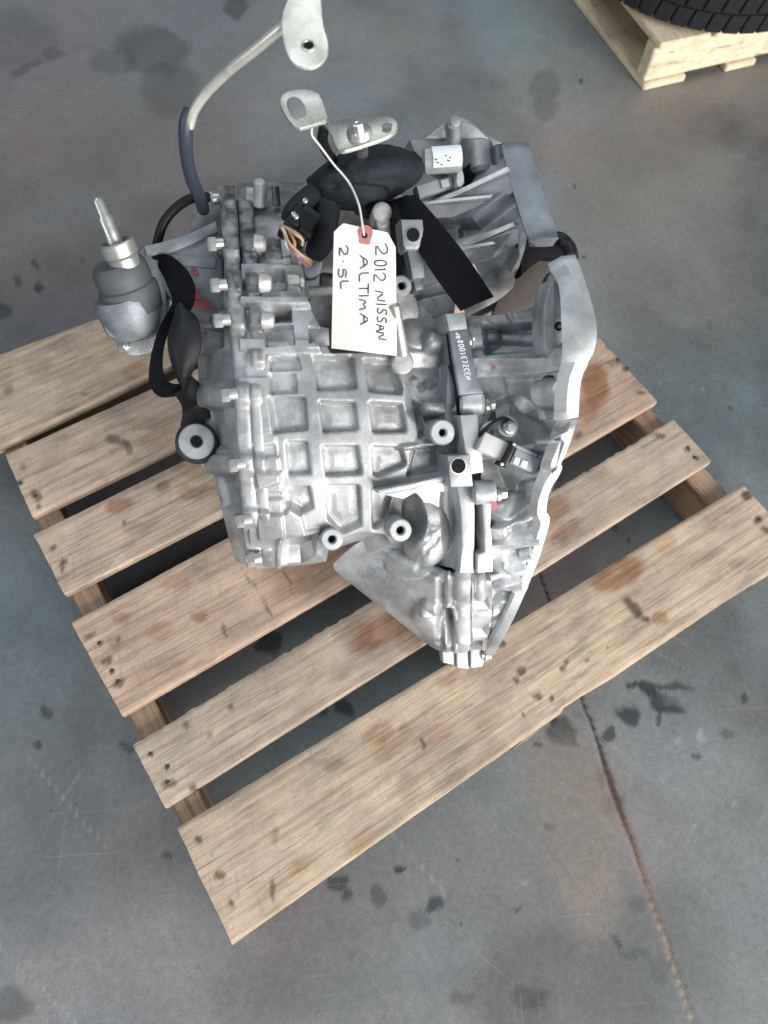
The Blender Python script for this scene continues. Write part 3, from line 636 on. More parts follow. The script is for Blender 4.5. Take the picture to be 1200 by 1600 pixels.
def rel_main(r):
    X, Y = r.X, r.Y
    # dark cavity behind the tag, harness bay
    r.poly([(470, 335), (560, 300), (640, 325), (650, 420), (610, 470), (606, 545), (520, 545), (503, 500), (485, 470), (478, 420)], -.075, 14, 0, 1.)
    r.dome(680, 435, 44, 66, .010); r.dome(655, 505, 30, 40, .006); r.seg(640, 470, 700, 455, 5, -.010, 10, 5, .4)
    # ribbed upper left part: arms from the flange bosses
    for (y0, y1, x1) in ((372, 396, 455), (418, 446, 492), (468, 482, 500), (532, 550, 500)):
        r.poly([(375, y0), (x1, y0 + 2), (x1, y1), (375, y1)], .010, 5)
    for p in ([(408, 372), (438, 374), (440, 403), (410, 400)], [(417, 428), (446, 430), (446, 453), (419, 452)], [(424, 484), (454, 484), (455, 502), (428, 503)]):
        r.poly(p, -.022, 4, 0, .55)
    r.poly([(456, 398), (490, 400), (486, 422), (460, 420)], -.012, 6); r.poly([(448, 438), (468, 440), (470, 456), (450, 454)], .006, 5)
    # shallow pockets of the second row, upper
    for p in ([(412, 510), (457, 508), (461, 542), (418, 546)], [(483, 511), (512, 511), (514, 540), (484, 540)]): r.poly(p, -.009, 4, 0, .25)
    # waffle pockets
    pk = r.G.copy()
    W = [[(424, 562), (463, 560), (466, 574), (424, 576)], [(491, 560), (549, 560), (554, 603), (499, 606)], [(571, 564), (611, 567), (626, 605), (625, 612), (580, 608)],
         [(424, 586), (458, 586), (460, 610), (425, 612)],
         [(424, 624), (474, 624), (477, 668), (430, 674)], [(502, 630), (552, 632), (556, 668), (508, 672)], [(581, 631), (626, 634), (632, 671), (586, 672)],
         [(450, 694), (477, 694), (482, 738), (454, 740)], [(507, 700), (556, 700), (561, 738), (512, 741)], [(585, 701), (624, 702), (631, 724), (592, 742), (587, 740)],
         [(447, 766), (480, 764), (485, 792), (470, 800), (449, 786)], [(513, 763), (558, 763), (561, 820), (535, 832), (516, 810)], [(585, 768), (610, 768), (618, 790), (606, 815), (586, 824)],
         [(648, 707), (684, 700), (690, 732), (640, 742)]]
    for i, p in enumerate(W):
        r.poly(p, -.0105 if i not in (0, 3) else -.007, 3.0, 3.5); r.poly(p, -.0015, 7.0, 5)
        c = np.mean(p, 0); q = [c + (np.array(a) - c) * .62 for a in p]; r.poly(q, .0012, 12)
    lands = .26 * sstep((Y - 520) / 40)
    for p in W: lands = lands * (1 - sstep(.5 - (sd_poly(X, Y, p)) / 4))
    r.G = np.maximum(r.G, lands * (X > 470) + .5 * lands * (X <= 470))
    # left vertical land beside the flange + pads
    r.poly([(372, 590), (420, 590), (440, 760), (448, 880), (392, 888)], .004, 5)
    r.poly([(388, 620), (404, 620), (408, 690), (392, 690)], -.003, 5); r.poly([(392, 700), (430, 694), (434, 712), (396, 716)], -.006, 8, 0, .3)
    r.poly([(400, 735), (440, 738), (440, 752), (404, 764)], .006, 8); r.poly([(396, 770), (440, 768), (442, 778), (400, 782)], -.006, 6, 0, .2)
    r.poly([(402, 800), (445, 800), (455, 790), (470, 800), (478, 830), (405, 838)], .006, 6)
    r.poly([(440, 842), (494, 836), (490, 868), (470, 878), (440, 878)], -.022, 5, 0, .6)
    r.seg(440, 838, 498, 828, 3.5, .004, 4); r.seg(436, 842, 436, 880, 3.5, .004, 4)
    # triangular fin and the hollow round the bearing dome beneath
    r.dome(632, 806, 34, 40, -.036, .8); r.D += (.014 * (fbm(X, Y, 26, 71, 3) - .3)) * sstep(1.3 - np.hypot((X - 672) / 34, (Y - 838) / 46)); r.dome(666, 836, 38, 50, .020, .2); r.G = np.maximum(r.G, .5 * sstep((fbm(X, Y, 22, 73) - .5) * 6) * sstep(1.5 - np.hypot((X - 670) / 36, (Y - 830) / 52))); r.dome(700, 800, 14, 60, -.010, .3)
    r.seg(625, 700, 700, 690, 3.5, .006, 5); r.seg(648, 706, 640, 738, 3, .004, 4)
    # right hand rough zone between waffle and the mid flange
    r.poly([(640, 560), (700, 560), (708, 640), (660, 660), (640, 640)], -.012, 22, 0, .25)
    r.poly([(650, 622), (662, 630), (664, 680), (655, 684)], -.014, 6, 0, .6)
    r.cyl(672, 540, 702, 540, 14, .018); r.cyl(672, 637, 708, 637, 12, .018); r.poly([(668, 650), (690, 650), (690, 660), (668, 660)], -.01, 6, 0, .5)
    r.seg(655, 690, 718, 708, 4, .004, 6)
    # recess below waffle
    r.poly([(500, 862), (560, 835), (600, 838), (606, 850), (520, 884)], -.016, 8, 0, .7)
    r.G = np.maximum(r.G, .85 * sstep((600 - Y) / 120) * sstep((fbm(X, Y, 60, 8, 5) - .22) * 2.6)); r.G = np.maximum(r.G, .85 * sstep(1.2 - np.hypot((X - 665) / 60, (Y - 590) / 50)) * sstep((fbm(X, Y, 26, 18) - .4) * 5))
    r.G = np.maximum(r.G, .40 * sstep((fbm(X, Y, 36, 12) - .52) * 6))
    pass
loft('main_case', [
    [(372, 286, 1.03), (480, 286, 1.01), (600, 300, .99), (705, 320, .98)],
    [(374, 350, .945), (480, 355, .94), (600, 375, .955), (708, 390, .97)],
    [(380, 450, .895), (480, 450, .895), (600, 465, .915), (710, 480, .94)],
    [(370, 540, .875), (480, 540, .875), (600, 545, .89), (712, 545, .915)],
    [(366, 640, .868), (480, 640, .87), (600, 640, .88), (718, 640, .905)],
    [(376, 740, .88), (480, 740, .88), (600, 740, .89), (722, 740, .912)],
    [(386, 820, .905), (480, 820, .908), (600, 815, .925), (722, 815, .93)],
    [(394, 866, .95), (480, 868, .955), (600, 850, .95), (722, 862, .932)],
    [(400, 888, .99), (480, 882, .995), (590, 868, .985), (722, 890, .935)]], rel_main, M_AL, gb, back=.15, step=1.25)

# ---- left side cover and the two flange bands
def rel_cover(r):
    r.poly([(300, 400), (345, 400), (345, 540), (318, 552)], -.022, 10, 0, .5)
    for y, h in ((500, 14), (615, 22), (725, 16)): r.cyl(318, y, 372, y, h, .012)
    r.poly([(318, 640), (345, 640), (352, 700), (330, 700)], -.008, 10, 0, .4); r.poly([(340, 745), (366, 745), (372, 790), (352, 792)], -.008, 8, 0, .5)
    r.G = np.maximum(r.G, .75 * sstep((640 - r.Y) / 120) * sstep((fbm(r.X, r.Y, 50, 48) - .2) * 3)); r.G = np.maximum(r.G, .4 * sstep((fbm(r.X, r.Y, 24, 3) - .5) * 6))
loft('side_cover', [
    [(300, 330, 1.05), (335, 320, 1.02), (376, 312, 1.0)],
    [(296, 400, .99), (335, 390, .95), (378, 385, .93)],
    [(300, 480, .97), (338, 480, .92), (382, 480, .895)],
    [(308, 550, .96), (340, 550, .91), (384, 550, .885)],
    [(312, 620, .96), (344, 620, .91), (378, 620, .88)],
    [(326, 690, .965), (354, 690, .92), (382, 690, .885)],
    [(340, 765, .975), (364, 765, .93), (392, 765, .90)],
    [(356, 835, .995), (376, 835, .96), (400, 835, .93)],
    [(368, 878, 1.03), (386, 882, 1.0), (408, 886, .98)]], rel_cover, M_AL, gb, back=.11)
# flange bands: centre line, half width, lobes where the bolts sit
def band(name, line, hw, t_off, mat, lobes, depth=.035, lobe_r=17, wid=None):
    line = np.array(line, float); c = crom(line, 160); n = len(c)
    g = np.zeros((n, 9, 3)); s = np.linspace(-1, 1, 9)
    for j in range(9):
        sx = s[j]; lift = .004 * (1 - abs(sx) ** 4)
        lob = sum(sstep(1.5 - abs(c[:, 1] - y) / lobe_r * 1.3) for y in lobes)
        tt = c[:, 2] + t_off + .006 - lift - .011 * np.minimum(lob, 1)
        g[:, j] = P(c[:, 0] + sx * hw, c[:, 1], tt)
    L0 = [g[:, 0], g[:, -1]]; back0 = P(*[c[:, 0] - hw * .95, c[:, 1], c[:, 2] + depth]); back1 = P(*[c[:, 0] + hw * .95, c[:, 1], c[:, 2] + depth])
    gg = np.concatenate([back0[:, None], g, back1[:, None]], 1)
    V = gg.reshape(-1, 3); m = 11; I = np.arange(n * m).reshape(n, m)
    fs = np.stack([I[:-1, :-1], I[1:, :-1], I[1:, 1:], I[:-1, 1:]], -1).reshape(-1, 4).tolist()
    fs += [[I[i, 0], I[i, -1], I[i + 1, -1], I[i + 1, 0]] for i in range(n - 1)] + [I[0].tolist(), I[-1].tolist()[::-1]]
    me = bpy.data.meshes.new(name); me.from_pydata(V.tolist(), [], [[int(a) for a in f] for f in fs])
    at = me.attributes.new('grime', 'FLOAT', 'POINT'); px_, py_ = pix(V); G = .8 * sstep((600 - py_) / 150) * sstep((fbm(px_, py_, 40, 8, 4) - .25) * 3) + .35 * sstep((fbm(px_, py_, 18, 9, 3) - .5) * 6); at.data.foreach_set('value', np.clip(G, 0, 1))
    bm = bmesh.new(); bm.from_mesh(me); bmesh.ops.recalc_face_normals(bm, faces=bm.faces); bm.to_mesh(me); bm.free()
    return link(name, me, mat, gb, True, 60)
LB = [305, 380, 441, 500, 562, 615, 675, 725, 812, 868]
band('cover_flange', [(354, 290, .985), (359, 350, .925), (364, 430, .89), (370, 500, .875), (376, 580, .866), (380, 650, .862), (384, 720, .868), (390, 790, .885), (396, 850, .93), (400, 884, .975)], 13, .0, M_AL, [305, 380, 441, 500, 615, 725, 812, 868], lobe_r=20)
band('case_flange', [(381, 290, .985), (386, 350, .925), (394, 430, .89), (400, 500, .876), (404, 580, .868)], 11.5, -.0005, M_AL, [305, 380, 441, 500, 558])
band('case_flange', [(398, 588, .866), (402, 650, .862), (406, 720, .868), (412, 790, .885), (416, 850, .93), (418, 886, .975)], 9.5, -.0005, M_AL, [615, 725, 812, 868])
# cast bosses behind the case flange, upper rows
for x0, y0, x1, t, r_ in ((384, 306, 416, .958, 14), (396, 380, 416, .905, 15), (404, 441, 424, .872, 16), (408, 500, 428, .858, 14)):
    bar('bolt_boss', P(x0, y0, t), P(x1, y0 + 1, t), r_ / F * t, M_AL, gb, 20, r_ * .85 / F * t)
for x, y, t in ((333, 311, .975), (338, 381, .905), (343, 445, .872), (348, 500, .857), (359, 616, .845), (371, 725, .85), (382, 812, .872), (398, 873, .93)):
    hexbolt(gb, x + 1, y, t - .001, 12.0, -AX, .0115, washer=False)
# upper left stud and pipes
bar('stud', P(406, 322, .93), P(405, 282, .905), .0075, M_AL, gb); bar('stud', P(433, 322, .96), P(430, 290, .95), .005, M_STEEL, gb)

# ---- arm to the mount, red pen marks
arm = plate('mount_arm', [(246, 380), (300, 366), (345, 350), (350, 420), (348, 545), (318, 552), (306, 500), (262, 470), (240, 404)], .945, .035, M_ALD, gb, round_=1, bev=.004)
for x, y, rx, ry in ((284, 381, 9, 6), (303, 425, 6, 8), (318, 476, 16, 8), (308, 462, 6, 7), (305, 452, 4, 5)):
    a = np.linspace(0, 2 * math.pi, 14, endpoint=False); rr = 1 + .25 * rng.standard_normal(14)
    plate('paint_mark', np.stack([x + rx * rr * np.cos(a), y + ry * rr * np.sin(a)], 1), .9415, .0015, M_RED, arm, bev=0)
plate('arm_rib', [(224, 384), (250, 378), (290, 366), (338, 344), (341, 362), (300, 382), (262, 398), (228, 400)], .93, .02, M_ALD, gb, bev=.003)
plate('arm_rib', [(240, 392), (300, 398), (338, 404), (338, 420), (290, 416), (244, 410)], .938, .02, M_ALD, gb, bev=.003)

# ---- engine side mount with stud, left
MX = wdir(-.20, -.80, -.62)
mt = lathe('mount_body', P(208, 492, .955), MX, [(.036, -.02), (.0405, -.01), (.0415, .01), (.041, .024), (.039, .03), (.030, .030)], M_ALD, gb, 40)
lathe('rubber_bush', P(208, 470, .945), MX, [(.038, -.01), (.038, .014), (.0365, .020), (.0335, .022), (.0345, .030), (.0335, .044), (.029, .05), (.021, .052), (.018, .05)], M_BUSH, gb, 36)
lathe('mount_sleeve', P(200, 424, .915), MX, [(.019, -.02), (.019, .018), (.022, .022), (.022, .036), (.020, .0375), (.0165, .0375), (.0155, .034), (.0145, .026), (0, .026)], M_ZINC, gb, 32)
lathe('mount_stud', P(184, 388, .905), MX, [(.0095, -.02), (.0095, .012), (.0090, .013), (.0090, .036), (.0065, .040), (.0062, .056), (.0035, .060), (0, .0605)], M_BOLT, gb, 20)
lathe('nut', P(190, 405, .905), MX, [(.011, -.006), (.0115, 0), (.0115, .008), (.010, .010), (0, .010)], M_BOLT, gb, 6)
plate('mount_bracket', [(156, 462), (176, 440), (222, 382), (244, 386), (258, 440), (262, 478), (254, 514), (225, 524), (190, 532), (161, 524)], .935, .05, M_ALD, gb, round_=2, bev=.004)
plate('mount_foot', [(168, 522), (230, 510), (248, 516), (244, 550), (205, 558), (190, 546), (182, 530)], .98, .03, M_ALB, gb, round_=1, bev=.003)
hexbolt(gb, 196, 541, .98, 9, -AX, .010)

# ---- straps
ribbon('strap', [(238, 402, .93), (262, 398, .92), (290, 420, .91), (304, 450, .91), (300, 480, .915), (282, 500, .92)], [(240, 408, .945), (250, 420, .935), (262, 445, .925), (270, 470, .92), (264, 486, .92), (258, 504, .93)], .003, M_STRAP, gb)
ribbon('strap', [(262, 488, .915), (250, 510, .925), (240, 540, .93), (234, 570, .935), (234, 600, .94), (250, 620, .94), (280, 618, .94)], [(282, 482, .915), (268, 510, .925), (258, 535, .93), (254, 565, .935), (258, 590, .94), (272, 600, .935), (292, 596, .93)], .003, M_STRAP, gb)
ribbon('strap', [(276, 478, .905), (270, 500, .90), (262, 530, .90), (266, 560, .905), (276, 590, .915), (290, 615, .925)], [(290, 480, .905), (310, 500, .90), (314, 535, .90), (308, 565, .905), (298, 590, .915), (292, 615, .925)], .003, M_STRAP2, gb, sag=.008)
ribbon('strap', [(272, 615, .93), (282, 630, .945), (285, 645, .955), (282, 666, .96)], [(300, 588, .925), (318, 606, .94), (326, 622, .955), (334, 652, .96)], .003, M_STRAP2, gb, sag=.006)
ribbon('black_strap', [(620, 318, .885), (632, 350, .872), (672, 420, .865), (720, 486, .868)], [(650, 306, .885), (684, 345, .872), (728, 400, .865), (771, 464, .868)], .004, M_STRAP, gb, sag=.004)

# ---- ring lug lower left
lug = lathe('lug', P(307, 692, .945), NN, [(.030, -.05), (.027, -.014), (.0265, -.003), (.025, 0)], M_RUB, gb, 36)
bm = bmesh.new(); lathe_bm(bm, P(307, 690, .938), NN, [(.0068, 0), (.004, .0003), (0, .0003)], 20, cap=False); from_bm('bore', bm, M_HOLE, lug)
lathe('lug_washer', P(307, 690, .942), NN, [(.0222, -.002), (.0222, .0005), (.0205, .002), (.0085, .002), (.007, .0), (.007, -.012), (0, -.012)], M_PALE, gb, 36)
plate('lug_web', [(290, 660), (340, 640), (352, 700), (350, 760), (300, 715)], .985, .03, M_AL, gb, round_=1, bev=.003)

plate('case_fin', [(590, 766), (640, 756), (694, 744), (694, 751), (645, 762), (594, 772)], .878, .05, M_PALE_CAST, gb, bev=.0008)
plate('case_fin_web', [(592, 771), (650, 760), (694, 751), (694, 768), (655, 766), (630, 780)], .884, .03, M_AL, gb, bev=.001)
plate('joint_backing', [(640, 862), (700, 870), (775, 870), (775, 925), (700, 925), (640, 900)], .985, .03, M_ALD, gb, bev=.002)
plate('joint_backing', [(704, 560), (740, 560), (776, 640), (778, 900), (712, 900), (716, 700)], .935, .03, M_ALD, gb, bev=.002)
# ---- drilled bosses
boss('lug_boss', 519, 843, .905, 17.5, M_PALE, gb, .36, .06); boss('lug_boss', 626, 829, .905, 18, M_PALE, gb, .36, .07)
boss('lug_boss', 692, 676, .872, 20, M_PALE, gb, .30, .05); boss('lug_boss', 628, 446, .885, 16, M_PALE, gb, .38, .05)
plate('boss_web', [(612, 455), (645, 455), (655, 475), (655, 505), (640, 520), (620, 520), (612, 490)], .905, .04, M_AL, gb, round_=1, bev=.003)
def drilled(name, px, t, depth, hx, hy, hr, mat=M_DRILL):
    b = plate(name, px, t, depth, mat, gb, bev=.003)
    cc = np.array(px, float).mean(0); c = onplane(np.array([hx]), np.array([hy]), P(cc[0], cc[1], t), NN)[0]; r = hr / F * t
    lathe('thread_ring', c + NN * .0004, NN, [(r * 1.22, -.0006), (r * 1.2, .0006), (r * 1.02, .0006), (r, -.0002)], M_BOLT, b, 28)
    bm = bmesh.new(); lathe_bm(bm, c + NN * .0006, NN, [(r, 0), (r * .6, -.0002), (0, -.0002)], 24, cap=False); from_bm('threaded_hole', bm, M_HOLE, b)
    return b
drilled('drilled_block', [(626, 342), (661, 342), (665, 382), (662, 390), (634, 390), (630, 384)], .862, .03, 645, 367, 10.5)
plate('bracket_leg', [(636, 390), (661, 390), (664, 434), (645, 436)], .872, .02, M_MACH, gb, bev=.002)
plate('bracket_foot', [(645, 436), (664, 434), (662, 452), (650, 455)], .89, .02, M_MACH, gb, bev=.002)
drilled('drilled_block', [(699, 712), (735, 710), (740, 760), (704, 762)], .862, .05, 716, 728, 11.5)
# zinc rod beside the tag
bar('zinc_post', P(616, 476, .845), P(630, 556, .875), .0070, M_ZINC, gb, 16, .0072)
lathe('post_foot', P(630, 566, .882), NN, [(.0145, -.012), (.0135, -.003), (.011, -.001), (0, -.001)], M_PALE, gb, 24)
# ---- mid flange (joint between main case and bell housing)
plate('flange_pad', [(696, 490), (727, 488), (731, 514), (702, 517)], .862, .05, M_PALE, gb, bev=.002)
mb = plate('flange_face', [(702, 516), (731, 513), (744, 580), (750, 600), (757, 614), (718, 618), (714, 595), (708, 560)], .872, .06, M_MACH, gb, bev=.002)
bar('flange_boss', P(718, 632, .888), P(757, 630, .886), .0135, M_ALB, gb, 24)
plate('flange_face', [(719, 649), (747, 647), (756, 738), (733, 742), (726, 700)], .870, .06, M_PALE, gb, bev=.002)
plate('flange_web', [(700, 570), (714, 600), (722, 700), (700, 716), (690, 700), (696, 640)], .893, .05, M_ALD, gb, bev=.003)
plate('joint_gap_shade', [(698, 522), (703, 521), (712, 570), (718, 604), (721, 650), (727, 700), (722, 704), (715, 650), (711, 606), (704, 572)], .880, .003, M_HOLE, gb, bev=0)  # thin black strip: the shade of the open joint gap, put in as colour
hexbolt(gb, 762, 634, .888, 9, AX, .009); hexbolt(gb, 733, 532, .885, 10, AX, .010); hexbolt(gb, 779, 772, .895, 9, AX, .010)
bar('flange_boss', P(738, 770, .895), P(775, 768, .893), .0145, M_AL, gb, 24)
# lower arms
plate('flange_arm', [(714, 760), (741, 758), (743, 800), (741, 896), (718, 896), (722, 850), (720, 800)], .905, .035, M_AL, gb, round_=0, bev=.003)
plate('flange_arm', [(753, 776), (770, 776), (768, 820), (771, 866), (771, 894), (746, 896), (746, 866), (757, 862), (756, 830)], .903, .03, M_AL, gb, round_=0, bev=.003)
bm = bmesh.new()
tube('coil_pin', [(749, 786, .925), (748, 820, .928), (750, 856, .932)], .0062, M_STEEL, gb)
# tip
for p, t in (([(689, 1000), (712, 1004), (711, 1040), (692, 1036)], 1.075), ([(713, 1004), (732, 1004), (733, 1046), (714, 1044)], 1.072), ([(735, 1004), (756, 1000), (757, 1034), (754, 1042), (736, 1045)], 1.07)):
    plate('tip_lug', p, t, .016, M_PALE, gb, bev=.0025)
hexbolt(gb, 760, 1022, 1.072, 9, AX, .006)

# ---- lower differential cover
def rel_diff(r):
    r.seg(590, 850, 650, 885, 5, .004, 10); r.dome(640, 880, 40, 26, .006)
    r.seg(640, 868, 700, 900, 3.5, .004, 5); r.seg(700, 902, 735, 902, 3, .004, 4); r.seg(735, 890, 735, 1010, 1.2, -.006, 2.5, g=.8); r.cyl(748, 900, 750, 930, 10, .008)
    r.seg(690, 905, 690, 1000, 5, -.012, 10, 4, .3); r.cyl(725, 905, 722, 1002, 16, .010); r.poly([(710, 935), (760, 935), (762, 948), (708, 950)], -.006, 8)
    r.cyl(660, 960, 700, 1000, 16, .012); r.cyl(668, 945, 704, 955, 10, .010); r.seg(700, 955, 706, 985, 7, -.020, 8, 5, .6)
    r.seg(690, 990, 760, 990, 5, .008, 6)
    r.put(np.abs(np.hypot(r.X - 588, r.Y - 893) - 21) - .8, .0006, 2.4); r.seg(582, 886, 594, 900, 1.0, .0005, 2.2); r.seg(594, 886, 582, 900, 1.0, .0005, 2.2)
    r.G = np.maximum(r.G, .35 * sstep((fbm(r.X, r.Y, 28, 9) - .45) * 5))
loft('differential_cover', [
    [(556, 850, .98), (588, 838, .968), (650, 868, .955), (700, 892, .95), (764, 892, .96)],
    [(530, 872, 1.0), (595, 868, .975), (648, 893, .945), (700, 908, .925), (768, 908, .932)],
    [(522, 888, 1.02), (590, 905, .99), (645, 925, .97), (700, 936, .955), (769, 938, .96)],
    [(552, 915, 1.04), (600, 945, 1.02), (652, 965, 1.0), (705, 972, .99), (768, 972, .995)],
    [(620, 968, 1.06), (648, 985, 1.045), (675, 998, 1.04), (708, 1005, 1.04), (764, 1004, 1.045)],
    [(672, 1010, 1.075), (684, 1016, 1.07), (696, 1018, 1.065), (710, 1018, 1.06), (760, 1014, 1.06)]], rel_diff, M_PALE_CAST, gb, back=.06)
for x, y, t in ((778, 860, .945), (772, 950, .985)):
    bar('flange_boss', P(x - 34, y + 2, t + .004), P(x - 4, y, t), .0125, M_ALB, gb, 24); hexbolt(gb, x, y, t, 10, AX, .006, M_ALB)

# ---- bell housing, lower part
def rel_bell(r):
    r.seg(735, 583, 895, 573, 4, .010, 6)                     # bright rim under the starter pocket
    r.poly([(790, 590), (850, 588), (846, 640), (800, 648)], .004, 8)
    r.poly([(853, 590), (862, 590), (862, 668), (848, 668)], -.016, 8, 0, .5)
    r.dome(812, 645, 26, 28, .014)
    r.poly([(765, 650), (800, 630), (840, 670), (850, 676), (830, 700), (860, 740), (848, 800), (800, 790), (775, 770), (755, 720)], -.020, 22, 6, .35)
    r.seg(812, 704, 896, 678, 5, .016, 7, 4); r.seg(840, 742, 880, 738, 4, .012, 6)
    r.poly([(800, 760), (850, 745), (850, 790), (800, 800)], -.010, 10, 0, .3)
    r.dome(786, 798, 24, 26, .016); r.seg(768, 822, 848, 800, 3.5, .012, 5)
    r.seg(800, 832, 842, 822, 9, -.010, 10, 8, .3); r.seg(775, 850, 845, 846, 4, .010, 6)
    r.poly([(790, 862), (836, 856), (826, 885), (792, 884)], -.008, 8, 0, .3); r.dome(806, 885, 20, 14, .010)
    r.seg(775, 915, 822, 905, 4, .006, 6); r.seg(772, 930, 812, 935, 6, -.008, 8, 5, .3); r.seg(770, 975, 792, 970, 4, .005, 6)
    r.cyl(760, 880, 758, 1015, 9, .006)
    r.G = np.maximum(r.G, .3 * sstep((fbm(r.X, r.Y, 28, 19) - .5) * 6))
loft('bell_housing', [
    [(728, 560, .88), (780, 560, .86), (840, 560, .815), (880, 560, .79), (896, 560, .78)],
    [(738, 610, .905), (790, 610, .887), (845, 610, .845), (880, 612, .805), (898, 612, .79)],
    [(744, 660, .925), (790, 660, .912), (840, 660, .875), (872, 660, .825), (892, 658, .80)],
    [(748, 710, .91), (790, 712, .895), (830, 715, .87), (858, 720, .85), (872, 722, .84)],
    [(752, 760, .92), (785, 762, .90), (815, 768, .885), (838, 774, .87), (850, 778, .865)],
    [(758, 815, .93), (785, 815, .915), (812, 815, .905), (838, 816, .90), (849, 816, .895)],
    [(760, 880, .95), (785, 878, .935), (808, 876, .93), (824, 875, .925), (834, 874, .925)],
    [(760, 945, .985), (775, 945, .975), (788, 942, .97), (798, 940, .97), (806, 938, .97)],
    [(756, 1012, 1.04), (762, 1011, 1.035), (768, 1008, 1.03), (774, 1004, 1.03), (780, 1000, 1.03)]], rel_bell, M_ALB, gb, back=.10)
# outer rim of the bell: a band with thickness along the silhouette
def rimband(name, out, inn, t, depth, mat, bev=.003):
    o_ = chaikin(np.array(out, float), 1, False); i_ = chaikin(np.array(inn, float), 1, False)
    n = 90
    o_ = crom(o_, n); i_ = crom(i_, n); tt = crom(np.array(t, float), n)
    a = P(o_[:, 0], o_[:, 1], tt); b = P(i_[:, 0], i_[:, 1], tt + .004)
    g = np.stack([P(o_[:, 0] - 1, o_[:, 1], tt + depth), a, (a * .5 + b * .5) - np.array([0, 0, -.0015]), b, P(i_[:, 0] + 1, i_[:, 1], tt + depth)], 1)
    return sheet(name, g, .011, mat, gb)
rimband('bell_flange', [(786, 224), (822, 228), (832, 270), (852, 330), (868, 378)][1:], [(788, 228), (798, 268), (816, 330), (834, 382)], [.93, .90, .86, .83], .02, M_MACH, )
plate('flange_lobe', [(784, 226), (820, 226), (826, 250), (792, 256)], .925, .03, M_PALE, gb, bev=.003)
rimband('bell_flange', [(893, 404), (908, 445), (926, 510), (922, 545), (912, 560), (898, 595), (896, 650)], [(862, 414), (880, 440), (884, 500), (886, 545), (884, 570), (876, 600), (872, 655)], [.80, .785, .765, .768, .775, .785, .80], .02, M_PALE)
rimband('bell_flange', [(896, 650), (880, 700), (868, 725), (872, 732), (852, 762), (845, 800), (853, 812), (846, 835), (834, 876), (800, 958), (766, 1022)], [(876, 652), (862, 699), (852, 725), (850, 738), (838, 767), (834, 800), (840, 813), (836, 836), (828, 874), (796, 952), (760, 1016)], [.80, .835, .85, .865, .885, .90, .92, .965, 1.04], .02, M_AL)
for x0, y0, t0, x1, y1, t1, r_, nm in ((846, 613, .845, 885, 612, .803, .017, 'flange_boss'), (846, 742, .88, 866, 740, .86, .009, 'flange_boss'), (830, 806, .915, 849, 806, .90, .010, 'flange_boss'),
      (818, 866, .935, 838, 862, .92, .011, 'flange_boss'), (800, 915, .955, 822, 912, .945, .010, 'flange_boss'), (858, 560, .83, 905, 566, .775, .014, 'flange_boss')):
    bar(nm, P(x0, y0, t0), P(x1, y1, t1), r_, M_ALB, gb, 24, r_ * .92)
strip0 = [plate('bell_gusset', q, t, .012, M_ALB, gb, bev=.002) for q, t in (([(846, 640), (884, 640), (880, 652), (850, 656)], .835), ([(800, 700), (846, 690), (846, 698), (804, 710)], .875), ([(775, 820), (840, 800), (842, 808), (778, 828)], .905), ([(766, 900), (814, 884), (815, 891), (768, 908)], .945))]
# ---- bell housing, upper part with fins
def rel_bellup(r):
    r.poly([(672, 345), (740, 345), (808, 290), (815, 330), (806, 350), (700, 385)], -.018, 9, 0, .35)
    r.poly([(688, 348), (712, 346), (714, 372), (694, 376)], .009, 6)
    r.poly([(730, 416), (770, 406), (806, 362), (808, 400), (795, 425), (750, 450)], -.012, 8, 0, .25)
    r.G = np.maximum(r.G, .6 * sstep((fbm(r.X, r.Y, 34, 29) - .35) * 4))
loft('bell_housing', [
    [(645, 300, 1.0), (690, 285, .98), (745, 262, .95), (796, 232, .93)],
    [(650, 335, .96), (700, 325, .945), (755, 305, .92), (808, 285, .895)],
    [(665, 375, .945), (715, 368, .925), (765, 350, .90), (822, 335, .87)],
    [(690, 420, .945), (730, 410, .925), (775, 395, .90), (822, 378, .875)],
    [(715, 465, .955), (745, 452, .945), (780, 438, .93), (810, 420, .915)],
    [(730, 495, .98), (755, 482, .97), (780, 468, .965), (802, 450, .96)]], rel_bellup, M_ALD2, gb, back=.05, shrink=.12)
def strip(name, a, b, c, d, thick, mat, parent=gb, n=14, m=4):
    q = [P(*k) for k in (a, b, c, d)]; u = np.linspace(0, 1, n)[:, None, None]; v = np.linspace(0, 1, m)[None, :, None]
    return sheet(name, (q[0] * (1 - u) + q[1] * u) * (1 - v) + (q[3] * (1 - u) + q[2] * u) * v, thick, mat, parent)
strip('bell_fin', (654, 321, .948), (796, 264, .898), (798, 270, .898), (660, 326, .950), .020, M_ALB)
strip('bell_fin_flank', (664, 324, .945), (796, 272, .900), (806, 300, .893), (770, 310, .925), .006, M_ALD2)
strip('bell_rib', (662, 318, .940), (772, 310, .914), (768, 315, .914), (664, 322, .940), .016, M_ALB)
strip('bell_rib_flank', (660, 320, .940), (768, 314, .914), (742, 336, .930), (664, 340, .950), .008, M_PALE_CAST)
strip('bell_fin', (706, 381, .934), (808, 348, .878), (810, 354, .878), (712, 387, .936), .020, M_ALB)
strip('bell_fin_flank', (716, 388, .928), (810, 356, .878), (815, 378, .880), (790, 384, .905), .006, M_ALD2)
strip('bell_rib', (712, 387, .925), (788, 379, .900), (784, 384, .901), (716, 391, .925), .016, M_ALB)
strip('bell_rib_flank', (712, 390, .925), (786, 382, .901), (762, 406, .918), (722, 412, .934), .008, M_PALE_CAST)
